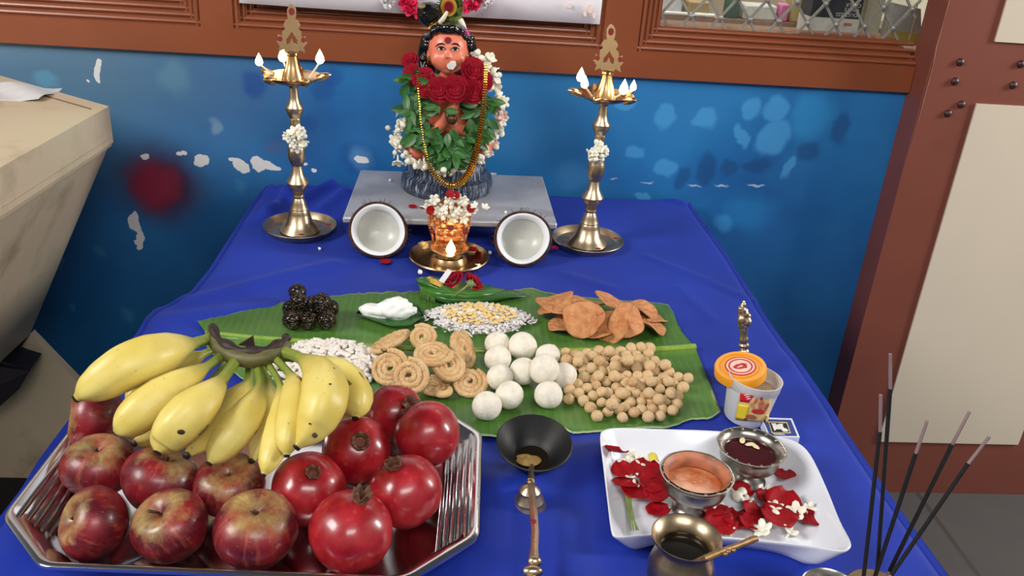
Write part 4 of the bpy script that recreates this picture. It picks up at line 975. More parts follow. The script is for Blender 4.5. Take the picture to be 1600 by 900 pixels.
pz_ = atz(697, 431, bz + .02); g = G(); g.prism([atz(x, y, z) for x, y, z in ((686, 438, bz + .02), (699, 420, bz + .034), (706, 423, bz + .034), (694, 441, bz + .02))], (0, 0, -1), .002)
tag(obj('white_chip', g, plain('white_paper', (224, 222, 226), .5), loc=pz_), 'white strip standing against the red rose on the leaves', 'paper')
pz_ = atz(686, 442, bz + .02); g = G(); g.sheet(8, 6, lambda u, v: atz(672 + 20 * u, 434 + 8 * v + 9 * u, bz + .019 + .003 * math.sin(5 * u)), .001)
tag(obj('yellow_petal', g, plain('turmeric_yellow', (206, 160, 60), .5), loc=pz_, sharp=180), 'yellow petal on the folded betel leaf', 'petal')

# ------------------------------------------------------------------ food on the leaf
def drop(placed, px, py, r, z0, over=.94, zmax=.07):
    z = z0 + r
    while z < z0 + zmax:
        p = atz(px, py, z)
        if all(np.linalg.norm(p - q) >= over * (r + s) for q, s in placed): break
        z += .0012
    placed.append((p, r)); return p
GZ = LZ + .0035
# sesame balls
ses = N('black_sesame_sweet'); _v = ses.voro(4.6); _k = ses.voro(4.6).outputs['Color']
_m = ses.math('MULTIPLY', ses.rng(_v.outputs[0], .46, .34), ses.rng(ses.noise(7, 1), .46, .54))
ses.bump(_v.outputs[0], 1., .12)
ses = ses.fin(ses.mix(_m, lin((26, 14, 14)), lin((196, 150, 96))), .22, coat=.3)
def lumpy(seed, amp, fr=5):
    r_ = random.Random(seed); ks = [np.array([r_.uniform(-fr, fr) for _ in range(3)]) for _ in range(5)]; ph = [r_.uniform(0, 6) for _ in range(5)]
    return lambda q: 1 + amp * sum(math.sin(np.dot(q, k) + f) for k, f in zip(ks, ph)) / 2.2
def balls(name, cat, group, lst, mt, r_px_adj, amp, seg, z0, over=.94, meshes=4, nf=5):
    placed = []; ms = {}
    order = sorted(range(len(lst)), key=lambda i: -lst[i][1])
    for i in order:
        x, y, r, lab = lst[i]
        K = px2m(1, atz(x, y, z0 + .012)); p = drop(placed, x, y, r * K * r_px_adj, z0, over)
        k = i % meshes
        if k not in ms:
            g = G(); g.ball((0, 0, 0), 1., seg, seg * 2 // 3, fn=lumpy(k + 11, amp, nf)); ms[k] = g.mesh(name, (0, 0, 0), 180); ms[k].materials.append(mt)
        o = bpy.data.objects.new(name, ms[k]); COL.objects.link(o); o.location = Vector(p); o.scale = (r * K * r_px_adj,) * 3
        o.rotation_mode = 'QUATERNION'; o.rotation_quaternion = rand_rot(); tag(o, lab, cat, group)
    return placed
balls('sesame_ball', 'sweet', 'dark sesame balls', [
    (456, 500, 15, 'dark sesame ball at the front left corner of its heap'), (482, 501, 14, 'dark sesame ball in the middle of the front row'), (510, 500, 15, 'dark sesame ball at the front right corner of its heap'),
    (455, 482, 14, 'dark sesame ball behind the front left one'), (487, 486, 13, 'dark sesame ball in the centre of its heap'), (514, 482, 15, 'dark sesame ball at the right side of its heap'),
    (468, 472, 15, 'dark sesame ball just under the topmost one'), (502, 473, 15, 'dark sesame ball at the back right of its heap'), (465, 457, 14, 'topmost dark sesame ball sticking up at the back left'), (490, 473, 12, 'dark sesame ball in the gap at the back')], ses, 1., .045, 26, GZ - .001, .86)
# butter on its small leaf
bl_c = atz(612, 492, GZ)
g = G()
def bfn(u, v):
    a = pl_interp([(557, 488), (580, 474), (620, 466), (652, 474), (662, 492)], u); b = pl_interp([(557, 490), (585, 500), (612, 509), (640, 508), (661, 494)], u); p = b + (a - b) * v
    return atz(p[0], p[1], GZ + .003 + .006 * (2 * v - 1) ** 2)
g.sheet(20, 10, bfn, .001)
tag(obj('small_leaf', g, bet_in, loc=bl_c, sharp=180), 'small dark leaf holding the white butter lumps', 'leaf')
butter = N('white_butter'); butter.bump(butter.noise(90, 4, .6), .5, .004); butter = butter.fin(lin((238, 240, 238)), .5, sss=.1)
for x, y, a, b, c, sd, lab in ((590, 486, 27, 13, 11, 1, 'flat white butter lump at the left of the small leaf'), (620, 484, 24, 18, 18, 2, 'large white butter lump in the middle of the small leaf'), (643, 486, 8, 8, 8, 3, 'smallest white butter lump at the right of the small leaf')):
    K = px2m(1, bl_c); p = atz(x, y, GZ + .005 + c * K * .6); g = G(); g.ball(p, (a * K, b * K, c * K), 36, 26, fn=lambda q, f1=lumpy(sd, .15, 3.2), f2=lumpy(sd + 20, .07, 9): f1(q) * f2(q)); tag(obj('butter_lump', g, butter, loc=p, sharp=180), lab, 'butter', 'white butter lumps')
# beaten rice bed with split gram on top
rice_w = plain('beaten_rice_white', (226, 222, 220), .6, var=.1, scale=200)
rc_ = atz(748, 500, GZ); KRi = px2m(1, rc_); g = G(); r5 = random.Random(5)
g.ball(rc_ + [0, 0, -.002], (70 * KRi, 40 * KRi, .012), 32, 12)
for i in range(900):
    th = r5.uniform(0, 2 * PI); q = math.sqrt(r5.random()) * r5.uniform(.85, 1.08); d = np.array([84 * KRi * q * math.cos(th), 50 * KRi * q * math.sin(th)])
    z = max(0.001, .0115 * math.sqrt(max(0, 1 - (q * .98) ** 2)))
    R = np.array(Euler((r5.uniform(-.5, .5), r5.uniform(-.5, .5), r5.uniform(0, PI))).to_matrix())
    g.ball(rc_ + [d[0], d[1], z], (.0052, .0019, .0006), 6, 4, R)
o = obj('beaten_rice', g, rice_w, loc=rc_, sharp=180); tag(o, 'white beaten rice spread under the yellow gram', 'rice', None, 'stuff')
gram_m = plain('roasted_gram', (226, 194, 130), .5, var=.15, scale=60); gram_w = plain('roasted_gram_face', (238, 224, 196), .5)
gg_ = G(); gg_.lathe([(0, -.0001), (.0037, 0), (.0040, .0006), (.0034, .0019), (.0018, .0027), (0, .003)], 12)
GM = gg_.mesh('gram', (0, 0, 0), 60); GM.materials.append(gram_m); GM2 = GM.copy(); GM2.materials.clear(); GM2.materials.append(gram_w)
pl_g = []
for i in range(1500):
    th = r5.uniform(0, 2 * PI); q = math.sqrt(r5.random()); d = np.array([56 * KRi * q * math.cos(th), 34 * KRi * q * math.sin(th) - 2 * KRi])
    if all(np.linalg.norm(d - e) > .0064 for e in pl_g): pl_g.append(d)
for i, d in enumerate(pl_g):
    q2 = min(1, (d[0] / (84 * KRi)) ** 2 + (d[1] / (50 * KRi)) ** 2)
    flip = r5.random() < .35
    o = bpy.data.objects.new('split_gram', GM2 if flip else GM); COL.objects.link(o); o.location = Vector(rc_ + [d[0], d[1], .0117 * math.sqrt(1 - q2) + .0014 + r5.uniform(0, .0012)])
    o.rotation_euler = ((PI if flip else 0) + r5.uniform(-.5, .5), r5.uniform(-.5, .5), 0); tag(o, 'yellow split gram half on the white beaten rice', 'split gram', 'split gram on the beaten rice')
# puffed rice behind the bananas
puff = plain('puffed_rice_white', (228, 220, 210), .6, var=.08, scale=150)
pc = atz(515, 560, GZ); g = G(); KP = px2m(1, pc)
g.ball(atz(510, 572, GZ - .003), (70 * KP, 62 * KP, .014), 24, 12)
for i in range(400):
    th = r5.uniform(0, 2 * PI); q = math.sqrt(r5.random()) * 1.08; c = atz(510, 572, GZ); x, y = 78 * KP * q * math.cos(th), 72 * KP * q * math.sin(th)
    z = .013 * math.sqrt(max(0, 1 - min(1, q) ** 2)) + .002
    R = np.array(Euler((r5.uniform(-.6, .6), r5.uniform(-.6, .6), r5.uniform(0, PI))).to_matrix())
    g.ball(c + [x, y, z], (.0064, .0029, .0027), 8, 6, R)
tag(obj('puffed_rice', g, puff, loc=pc, sharp=180), 'heap of white puffed rice between the bananas and the brown spirals', 'rice', None, 'stuff')
# coconut sweets
laddu = N('white_coconut_sweet'); laddu.bump(laddu.noise(5, 5, .7), .3, .05); laddu = laddu.fin(laddu.mix(laddu.rng(laddu.noise(2), .3, .7), lin((246, 240, 226)), lin((230, 220, 200))), .8)
lad = [(761, 634, 23, 'white coconut ball nearest the tray, front left of its heap'), (796, 617, 22, 'white coconut ball second from the left in front'), (857, 617, 22, 'white coconut ball at the front right beside the small brown balls'),
       (781, 590, 21, 'white coconut ball on the left edge, third from the back'), (818, 580, 22, 'white coconut ball in the centre of the heap'), (850, 577, 23, 'white coconut ball right of the centre one'), (880, 587, 21, 'white coconut ball at the right edge, pressed against the small brown balls'),
       (778, 561, 21, 'white coconut ball on the left edge, second from the back'), (777, 538, 20, 'white coconut ball at the back left corner'), (817, 541, 22, 'white coconut ball at the back, just right of the corner one'), (856, 556, 19, 'white coconut ball half hidden at the back right')]
pl_l = balls('coconut_ball', 'sweet', 'white coconut balls', lad, laddu, 1., .022, 30, GZ - .002, .9)
# small round fried balls
sd = [(135,175),(220,195),(140,240),(325,180),(365,205),(430,165),(515,160),(620,165),(710,140),(795,130),(870,135),(860,185),(755,200),(290,245),(205,260),(240,250),(430,250),(490,205),(575,240),(660,205),(735,250),(825,260),(915,250),(1010,280),(195,300),(290,325),(360,310),(445,340),(530,335),(620,310),(695,285),(820,315),(915,335),(975,300),(1045,350),(300,395),(375,410),(490,430),(600,405),(675,380),(765,385),(850,380),(880,430),(990,400),(1125,390),(1210,400),(1165,480),(1075,440),(240,450),(165,500),(320,485),(400,465),(660,445),(580,485),(785,475),(960,490),(160,585),(250,535),(375,555),(505,530),(655,540),(755,540),(865,530),(1060,530),(1120,560),(290,600),(455,615),(570,585),(700,610),(795,610),(890,610),(955,585),(1020,595),(1110,625),(350,660),(505,695),(590,670),(655,655),(800,675),(890,670),(980,665),(1075,680),(410,730),(635,745),(735,700),(860,740),(965,730),(250,210),(400,215),(560,190),(680,235),(780,225),(470,290),(570,290),(660,250),(760,310),(870,290),(420,380),(560,380),(720,430),(820,440),(930,440),(1030,430),(700,500),(620,530),(450,520),(900,560),(540,630),(830,560)]
sdm = N('fried_dough_ball'); sdm.bump(sdm.noise(4, 3), .3, .08)
_oi = sdm.node('ShaderNodeObjectInfo')
_c = sdm.mix(sdm.rng(_oi.outputs['Random'], .75, 1, 0, .7), lin((214, 180, 132)), lin((186, 136, 84)))
_c = sdm.mix(sdm.rng(sdm.noise(2.2, 2), .4, .65, 0, .5), _c, lin((224, 198, 156)))
_c = sdm.mix(sdm.rng(sdm.noise(5.5, 1), .70, .74, 0, .75), _c, lin((96, 62, 40)))
sdm = sdm.fin(_c, .62)
sl = [(860 + x / 5.625, 520 + y / 5.625, 8.6 + 1.3 * ((i * 37 % 11) / 10), 'small round pale brown fried ball in the heap on the banana leaf') for i, (x, y) in enumerate(sd)]
balls('fried_ball', 'snack', 'small fried dough balls', sl, sdm, 1., .05, 16, GZ - .002, .80, 6, 3)
o = obj('fried_ball', bpy.data.objects['fried_ball'].data, sdm, loc=atz(863, 545, GZ + .006)); o.scale = (.006,) * 3; tag(o, 'small fried ball lying alone on the midrib behind the white balls', 'snack')
# spiral murukku
mur = N('fried_spiral_dough'); mur.bump(mur.noise(9, 3), .35, .05)
_c = mur.mix(mur.rng(mur.noise(1.6, 3), .35, .7), lin((226, 190, 140)), lin((208, 164, 110))); _c = mur.mix(mur.rng(mur.voro(6).outputs[0], .13, .09, 0, .85), _c, lin((70, 40, 26))); mur = mur.fin(_c, .65)
def murukku_geo(R, turns, seed):
    r_ = random.Random(seed); g = G(); a = R / (turns + .6); n = int(46 * turns); pts = []
    for i in range(n + 1):
        th = 2 * PI * turns * i / n; r = a * .42 + a * .98 * th / (2 * PI) * (1 + .02 * math.sin(th * 1.7 + seed)); pts.append((r * math.cos(th), r * math.sin(th), .0012 * math.sin(th * 2.3 + seed) + .0015 * (r / R) ** 2 * math.sin(2 * th)))
    rad = [a * .52 * (1 + .06 * math.sin(i * 2.1) + .05 * r_.uniform(-1, 1)) * (1 if 2 < i < n - 2 else .8) for i in range(n + 1)]
    g.tube(pts, rad, 14, section=lambda th, i: 1 + .20 * abs(math.cos(3.5 * th)) + .07 * math.sin(i * 2.2 + 3 * th), up=(0, 0, 1)); return g
MU = [murukku_geo(1., t, s).mesh('spiral', (0, 0, 0), 180) for t, s in ((3.2, 1), (2.7, 2), (3.0, 5))]
for q in MU: q.materials.append(mur)
def place_disc(name, me, px, py, rpx, zc, n, spin, label, cat, group):
    p = atz(px, py, zc); r = px2m(rpx, p); o = bpy.data.objects.new(name, me); COL.objects.link(o); o.location = Vector(p); o.scale = (r, r, r)
    o.rotation_mode = 'QUATERNION'; o.rotation_quaternion = Vector((0, 0, 1)).rotation_difference(Vector(n).normalized()) @ Quaternion((0, 0, 1), spin); return tag(o, label, cat, group)
for k, (x, y, r, dz, n, sp, lab) in enumerate((
    (677, 603, 26, .006, (.1, -.1, 1), .5, 'brown spiral snack lying flat at the bottom of its heap'), (620, 590, 28, .006, (.0, .1, 1), 2.5, 'flat brown spiral at the bottom behind the pomegranates'),
    (733, 597, 29, .010, (.05, -.45, 1), 1.1, 'brown spiral snack tilted at the right front of its heap'), (608, 575, 31, .021, (-.15, -.75, .75), .4, 'large brown spiral facing forward at the left of its heap'),
    (640, 588, 30, .029, (.05, -.85, .6), 3.6, 'frontmost brown spiral just above the pomegranates'), (699, 572, 29, .026, (.25, -.5, .8), 2.2, 'brown spiral snack right of the frontmost one'),
    (676, 552, 32, .034, (-.1, -.12, 1), 5.1, 'brown spiral snack lying nearly level in the middle of the heap'), (660, 527, 23, .030, (.1, -.6, .8), 4.1, 'small brown spiral at the top back of the heap'),
    (722, 545, 34, .020, (.85, -.28, .55), 1.9, 'brown spiral snack seen edge-on at the right back'), (612, 533, 35, .018, (-.45, .18, .85), 3., 'brown spiral snack seen edge-on at the left back'))):
    place_disc('spiral_snack', MU[k % 3], x, y, r, GZ + dz, n, sp, lab, 'snack', 'brown spiral snacks')
g = G(); g.tube([atz(691 + 11 * math.cos(t), 610 - 6 * math.sin(t), GZ + .006) for t in [PI * 1.0 + PI * 1.1 * i / 12 for i in range(13)]], .0042, 10, section=lambda th, i: 1 + .15 * abs(math.cos(3.5 * th)))
tag(obj('spiral_piece', g, mur, loc=atz(691, 614, GZ + .006), sharp=180), 'broken curved piece of brown spiral at the front of the heap', 'snack')
# flat fried crisps
cri = N('fried_crisp'); cri.bump(cri.math('ADD', cri.noise(2.6, 3), cri.math('MULTIPLY', cri.noise(50, 2), .12)), .5, .05)
_c = cri.mix(cri.rng(cri.noise(2.4, 3), .35, .65), lin((226, 160, 104)), lin((204, 128, 76))); _c = cri.mix(cri.rng(cri.noise(5, 2), .6, .75, 0, .6), _c, lin((236, 190, 138))); cri = cri.fin(_c, .5)
def crisp_geo(seed):
    r_ = random.Random(seed); ph = [r_.uniform(0, 6) for _ in range(4)]; g = G()
    def fn(u, v):
        th = 2 * PI * v; r = u * (1 + .05 * math.cos(2 * th + ph[0]) + .05 * math.cos(3 * th + ph[1]) + .03 * math.cos(5 * th + ph[3]))
        z = .16 * u * u * math.cos(2 * th + ph[2]) + .05 * math.sin(4 * r * math.cos(th) + ph[3]) + .10 * u ** 2
        for bx, by, br in ((-.3, .4, .22), (.35, .35, .18), (-.25, -.3, .2)):
            q = ((r * math.cos(th) - bx) ** 2 + (r * math.sin(th) - by) ** 2) / br ** 2; z += .055 * math.exp(-q * 2)
        return (r * math.cos(th), r * math.sin(th), z)
    g.sheet(14, 44, lambda u, v: fn(max(u, .001), v), .085); return g
CR = [crisp_geo(i).mesh('crisp', (0, 0, 0), 180) for i in range(4)]
for q in CR: q.materials.append(cri)
for k, (x, y, r, dz, n, sp, lab) in enumerate((
    (936, 517, 26, .004, (.0, .05, 1), .3, 'flat crisp at the very bottom, under the big front one'), (1018, 497, 24, .004, (.1, .1, 1), 1., 'crisp lying flat at the far right end'), (880, 508, 26, .005, (-.1, 0, 1), 1.5, 'crisp at the bottom left, half covered'),
    (1020, 510, 24, .008, (.35, .1, .9), 2., 'crisp sloping down at the right front end'), (955, 511, 27, .013, (-.45, -.6, .7), .9, 'crisp tucked behind the curled one'), (1002, 481, 26, .013, (.25, .05, .95), 3., 'crisp sloping at the back right'),
    (915, 474, 28, .016, (.0, .2, .9), 5.6, 'crisp at the back behind the big front one'), (868, 482, 29, .014, (-.25, .08, .9), 2.2, 'crisp under the topmost left one'), (869, 470, 30, .021, (-.28, .05, .9), 4.4, 'topmost crisp at the left end of the pile'),
    (979, 502, 28, .021, (.1, -.72, .7), 1.2, 'curled crisp facing forward at the right of the pile'), (911, 498, 31, .024, (-.05, -.72, .7), .2, 'large round crisp facing forward in the middle of the pile'), (962, 472, 31, .031, (.22, .16, .9), 3.7, 'topmost crisp bridging the back of the pile'))):
    place_disc('fried_crisp', CR[k % 4], x, y, r, GZ + dz, n, sp, lab, 'crisp', 'flat fried crisps')

# ------------------------------------------------------------------ fluted steel tray
TC = np.array([-.159, .6915, TZ]); TA = math.radians(-2.6); RT = np.array([[math.cos(TA), -math.sin(TA), 0], [math.sin(TA), math.cos(TA), 0], [0, 0, 1]])
def octo(a, b, c, z, rnd_=.010, n=5):
    P = [(a - c, b), (-a + c, b), (-a, b - c), (-a, -b + c), (-a + c, -b), (a - c, -b), (a, -b + c), (a, b - c)]; out = []
    for i in range(8):
        p0, p, p1 = (np.array(P[(i + k) % 8], float) for k in (-1, 0, 1)); d0 = (p0 - p) / np.linalg.norm(p0 - p); d1 = (p1 - p) / np.linalg.norm(p1 - p)
        s, e = p + d0 * rnd_, p + d1 * rnd_
        for k in range(n): t = k / (n - 1); q = (1 - t) ** 2 * s + 2 * t * (1 - t) * p + t * t * e; out.append((q[0], q[1], z))
    return np.array(out)
def loft(g, rings, cap_last=True, cap_first=False):
    n = len(rings[0]); v = np.concatenate(rings); fs = []
    for k in range(len(rings) - 1):
        for i in range(n): j = (i + 1) % n; fs.append((k * n + i, k * n + j, (k + 1) * n + j, (k + 1) * n + i))
    if cap_last: fs.append(tuple((len(rings) - 1) * n + i for i in range(n)))
    if cap_first: fs.append(tuple(range(n - 1, -1, -1)))
    return g.add(v, fs)
ta, tb_, tcut = .2035, .1345, .056; RZ = .034
tray = thing('steel_tray', 'octagonal steel tray with fluted ends holding the fruit', 'tray', TC)
g = G()
loft(g, [octo(ta - .034, tb_ - .017, tcut - .008, .0015), octo(ta - .032, tb_ - .015, tcut - .008, .0018), octo(ta - .003, tb_ - .002, tcut, RZ - .004), octo(ta, tb_, tcut, RZ - .003), octo(ta, tb_, tcut, RZ), octo(ta - .002, tb_ - .002, tcut, RZ + .0015),
         octo(ta - .005, tb_ - .005, tcut, RZ + .001), octo(ta - .008, tb_ - .007, tcut, RZ - .0015), octo(ta - .012, tb_ - .009, tcut - .001, RZ - .003), octo(ta - .036, tb_ - .019, tcut - .008, .006), octo(ta - .039, tb_ - .021, tcut - .008, .0032), octo(.05, .03, .01, .003, .003)], True, True)
gw = G(); gw.join(g, RT, TC); pan = obj('pan', gw, steel_bright, tray, sharp=50)
for s in (-1, 1):
    for k in range(5):
        t = (k + .5) / 5; x = ta - .008 - t * .030; z = RZ - .001 - t * (RZ - .010); hl = (tb_ - tcut) + .004 - t * .004
        g = G(); g.tube([(s * x, -hl, z - .0015), (s * x, -hl + .004, z + .001), (s * x, hl - .004, z + .001), (s * x, hl, z - .0015)], [.001, .0027, .0027, .001], 12)
        gw = G(); gw.join(g, RT, TC); obj('flute', gw, steel_bright, tray, sharp=180)
FZ_T = TZ + .0032

# ------------------------------------------------------------------ fruit in the tray
ap = N('apple_skin'); _p = ap.node('ShaderNodeSeparateXYZ'); ap.put(_p.inputs[0], ap.co()); _oi = ap.node('ShaderNodeObjectInfo')
_ang = ap.math('ARCTAN2', _p.outputs[1], _p.outputs[0])
_off = ap.node('ShaderNodeVectorMath', operation='ADD'); ap.put(_off.inputs[0], ap.co()); _rm = ap.node('ShaderNodeCombineXYZ'); ap.put(_rm.inputs[0], ap.math('MULTIPLY', _oi.outputs['Random'], 40.)); ap.put(_off.inputs[1], _rm.outputs[0])
_sv = ap.node('ShaderNodeCombineXYZ'); ap.put(_sv.inputs[0], ap.math('SINE', _ang)); ap.put(_sv.inputs[1], ap.math('COSINE', _ang)); ap.put(_sv.inputs[2], ap.math('ADD', ap.math('MULTIPLY', _p.outputs[2], .25), ap.math('MULTIPLY', _oi.outputs['Random'], 20.)))
_st = ap.noise(5, 4, .7, _sv.outputs[0])
_c = ap.mix(ap.rng(ap.noise(1.3, 2, .5, _off.outputs[0]), .38, .62), lin((82, 11, 26)), lin((132, 24, 34)))
_c = ap.mix(ap.rng(_st, .52, .68, 0, .4), _c, lin((196, 96, 66)))
_c = ap.mix(ap.rng(ap.noise(2.2, 3, .5, _off.outputs[0]), .6, .74, 0, .6), _c, lin((84, 14, 34)))
_top = ap.rng(ap.math('ADD', _p.outputs[2], ap.math('MULTIPLY', ap.noise(1.7, 4, .65, _off.outputs[0]), 1.0)), 1.02, 1.42)
_c = ap.mix(ap.math('MULTIPLY', _top, ap.rng(_st, .35, .65, .9, .45)), _c, lin((186, 168, 104)))
_c = ap.mix(ap.math('MULTIPLY', ap.rng(ap.voro(9, _off.outputs[0]).outputs[0], .10, .05), .5), _c, lin((222, 180, 140)))
ap = ap.fin(_c, ap.rng(ap.noise(4), .3, .7, .32, .46), coat=.1)
stem_m = plain('fruit_stem_brown', (74, 52, 34), .7, var=.3)
def apple_mesh(seed):
    r_ = random.Random(seed); a, b = r_.uniform(0, 6), r_.uniform(0, 6); g = G(); prof = []
    for i in range(33):
        t = PI * i / 32; rr = math.sin(t) * (1 + .10 * math.cos(t)) ; z = .86 * math.cos(t)
        if t < .62: q = 1 - t / .62; z -= .34 * q ** 1.6; 
        if t > PI - .5: q = 1 - (PI - t) / .5; z += .14 * q ** 1.6
        prof.append((max(rr, 0.001), z))
    g.lathe(prof[::-1], 40, lobes=lambda th, z: 1 + .020 * math.cos(5 * th + a) * (1 - z) * .6 + .022 * math.cos(2 * th + b))
    return g.mesh('apple', (0, 0, 0), 180)
fruit = []
def frame_rot(n, spin=0.): return Vector((0, 0, 1)).rotation_difference(Vector(n).normalized()) @ Quaternion((0, 0, 1), spin)
def apple(px, py, rpx, stem, label, seed, zf=FZ_T, dz=0, stem_len=.22, lean=(0, 0)):
    p, r = sphere_at(px, py, rpx, zf); r *= .985
    if stem is None: n = Vector((0, .2, 1))
    else: n = Vector(on_sphere(*stem, p, r * .66) - p).normalized()
    t = thing('apple', label, 'apple', p, 'apples in the steel tray', frame_rot(n, seed)); 
    me = apple_mesh(seed); me.materials.append(ap); o = bpy.data.objects.new('skin', me); COL.objects.link(o); o.parent = t; o.scale = (r,) * 3
    g = G(); g.tube([(0, 0, .44 * r), (.02 * r, 0, .60 * r), (.06 * r + lean[0] * r, lean[1] * r, (.60 + stem_len) * r)], [.035 * r, .03 * r, .045 * r], 8); obj('stem', g, stem_m, t, world=False)
    fruit.append(('apple', p, r)); return t
apple(148, 818, 58, (110, 812), 'big red apple at the front left corner, stem turned left', 1, stem_len=.05)
apple(267, 823, 61, (247, 800), 'red apple in the front row with a long slanting stem', 2, stem_len=.42, lean=(-.25, .1))
apple(400, 829, 67, (400, 797), 'large red apple in the front row beside the front pomegranate', 3, stem_len=.02)
apple(155, 729, 56, (152, 700), 'dark red apple in the second row at the left end', 4, stem_len=.08)
apple(250, 752, 60, (262, 716), 'yellow-flushed red apple in the second row below the spotted banana tip', 5, stem_len=.1)
apple(358, 760, 55, (356, 738), 'dark purple-red apple in the second row, right of the yellow-flushed one', 6, stem_len=.02)
apple(150, 652, 52, (104, 650), 'red apple at the tray back left under the long left banana', 7, FZ_T + .014, stem_len=.02)
pom = N('pomegranate_skin'); _c = pom.mix(pom.rng(pom.noise(1.6, 3), .35, .65), lin((140, 14, 26)), lin((172, 36, 44)))
_c = pom.mix(pom.rng(pom.noise(3.5, 4, .6), .62, .8, 0, .45), _c, lin((206, 104, 88))); _c = pom.mix(pom.rng(pom.noise(9, 4, .7), .66, .74, 0, .45), _c, lin((120, 70, 40)))
pom = pom.fin(_c, pom.rng(pom.noise(3), .3, .7, 0.26, .38), coat=.3)
calyx_m = plain('pomegranate_crown_brown', (96, 62, 40), .7, var=.35, scale=150)
def pomegranate(px, py, rpx, cal, label, seed, zf=FZ_T, clen=.3, open_=.1):
    p, r = sphere_at(px, py, rpx, zf); r *= .99
    n = Vector(on_sphere(*cal, p, r) - p).normalized(); r_ = random.Random(seed)
    t = thing('pomegranate', label, 'pomegranate', p, 'pomegranates in the steel tray', frame_rot(n, seed)); g = G(); a = r_.uniform(0, 6); prof = []
    for i in range(33):
        th = PI * i / 32; z = .96 * math.cos(th); rr = math.sin(th) * (1 + .03 * math.cos(th))
        if th < .42: z -= .05 * (1 - th / .42) ** 2
        prof.append((max(rr, .001), z))
    g.lathe(prof[::-1], 42, lobes=lambda th, z: 1 + .016 * math.cos(5 * th + a) + .014 * math.cos(3 * th + 2 * a)); me = g.mesh('skin', (0, 0, 0), 180); me.materials.append(pom)
    o = bpy.data.objects.new('skin', me); COL.objects.link(o); o.parent = t; o.scale = (r,) * 3
    g = G(); k = 36; z0 = .86 * r
    def lob(th, z): return 1
    vs = []; fs = []; rows = 6
    for j in range(rows):
        for i in range(k):
            th = 2 * PI * i / k; tooth = .5 + .5 * math.cos(6 * th); u = j / (rows - 1); h = clen * r * (.55 + .45 * tooth) * u; rad = r * (.19 - .03 * math.sin(PI * u) + open_ * u * u)
            vs.append((rad * math.cos(th), rad * math.sin(th), z0 + h))
    for j in range(rows):
        for i in range(k):
            th = 2 * PI * i / k; tooth = .5 + .5 * math.cos(6 * th); u = 1 - j / (rows - 1); h = clen * r * (.55 + .45 * tooth) * u; rad = r * (.155 - .03 * math.sin(PI * u) + open_ * u * u)
            vs.append((rad * math.cos(th), rad * math.sin(th), z0 + h + .002 * r))
    for j in range(2 * rows - 1):
        for i in range(k): fs.append((j * k + i, j * k + (i + 1) % k, (j + 1) * k + (i + 1) % k, (j + 1) * k + i))
    g.add(vs, fs); g.lathe([(0, z0 + .05 * r), (.1 * r, z0 + .08 * r), (.15 * r, z0 + .02 * r)], 14); obj('crown', g, calyx_m, t, world=False, sharp=180)
    fruit.append(('pom', p, r)); return t
pomegranate(548, 831, 66, (564, 778), 'largest pomegranate, at the tray front with its crown upright', 1, clen=.40, open_=.05)
pomegranate(633, 768, 59, (615, 726), 'pomegranate at the right end of the tray, shiny below its crown', 2, clen=.26, open_=.06)
pomegranate(482, 765, 59, (489, 738), 'pomegranate between the banana tips and the large front apple', 3, clen=.22, open_=.02)
pomegranate(557, 704, 54, (563, 690), 'pomegranate in the middle with its crown facing the viewer', 4, FZ_T + .004, clen=.3, open_=.08)
pomegranate(667, 679, 53, (628, 640), 'pomegranate high at the right back, next to the ridged tray end', 5, FZ_T + .012, clen=.2, open_=.06)
pomegranate(617, 645, 45, (640, 634), 'pomegranate at the very back with a ragged dark crown', 6, FZ_T + .007, clen=.36, open_=.16)

# ------------------------------------------------------------------ bananas
ban = N('banana_skin'); _a = ban.attr(); _oi = ban.node('ShaderNodeObjectInfo')
_c = ban.mix(ban.rng(ban.noise(26, 3), .35, .68), lin((212, 188, 88)), lin((224, 206, 118)))
_c = ban.mix(ban.rng(_a, .36, .18, 0, .9), _c, lin((104, 128, 40)))
_c = ban.mix(ban.rng(ban.math('ADD', _a, ban.math('MULTIPLY', ban.noise(60, 2), .06)), .94, 1.0, 0, .5), _c, lin((150, 140, 62)))
_c = ban.mix(ban.rng(_a, .972, .982), _c, lin((34, 22, 18)))
_c = ban.mix(ban.rng(ban.noise(34, 2, .5), .70, .725, 0, .8), _c, lin((70, 46, 24)))
_c = ban.mix(ban.rng(ban.noise(240, 2), .7, .76, 0, .4), _c, lin((120, 84, 40)))
ban = ban.fin(_c, .42)
def smooth_path(P, n):
    P = np.array(P, float); Q = np.vstack([2 * P[0] - P[1], P, 2 * P[-1] - P[-2]]); out = []; m_ = len(P) - 1
    for i in range(n + 1):
        t = i / n * m_; k = min(int(t), m_ - 1); f = t - k; a, b, c, d = Q[k], Q[k + 1], Q[k + 2], Q[k + 3]
        out.append(.5 * (2 * b + (c - a) * f + (2 * a - 5 * b + 4 * c - d) * f * f + (3 * b - a - 3 * c + d) * f ** 3))
    return np.array(out)
BC = atz(388, 552, .868)
bunch = thing('banana_bunch', 'bunch of ripe yellow bananas lying over the apples, dark cut crown at the back', 'bananas', (BC[0], BC[1], FZ_T))
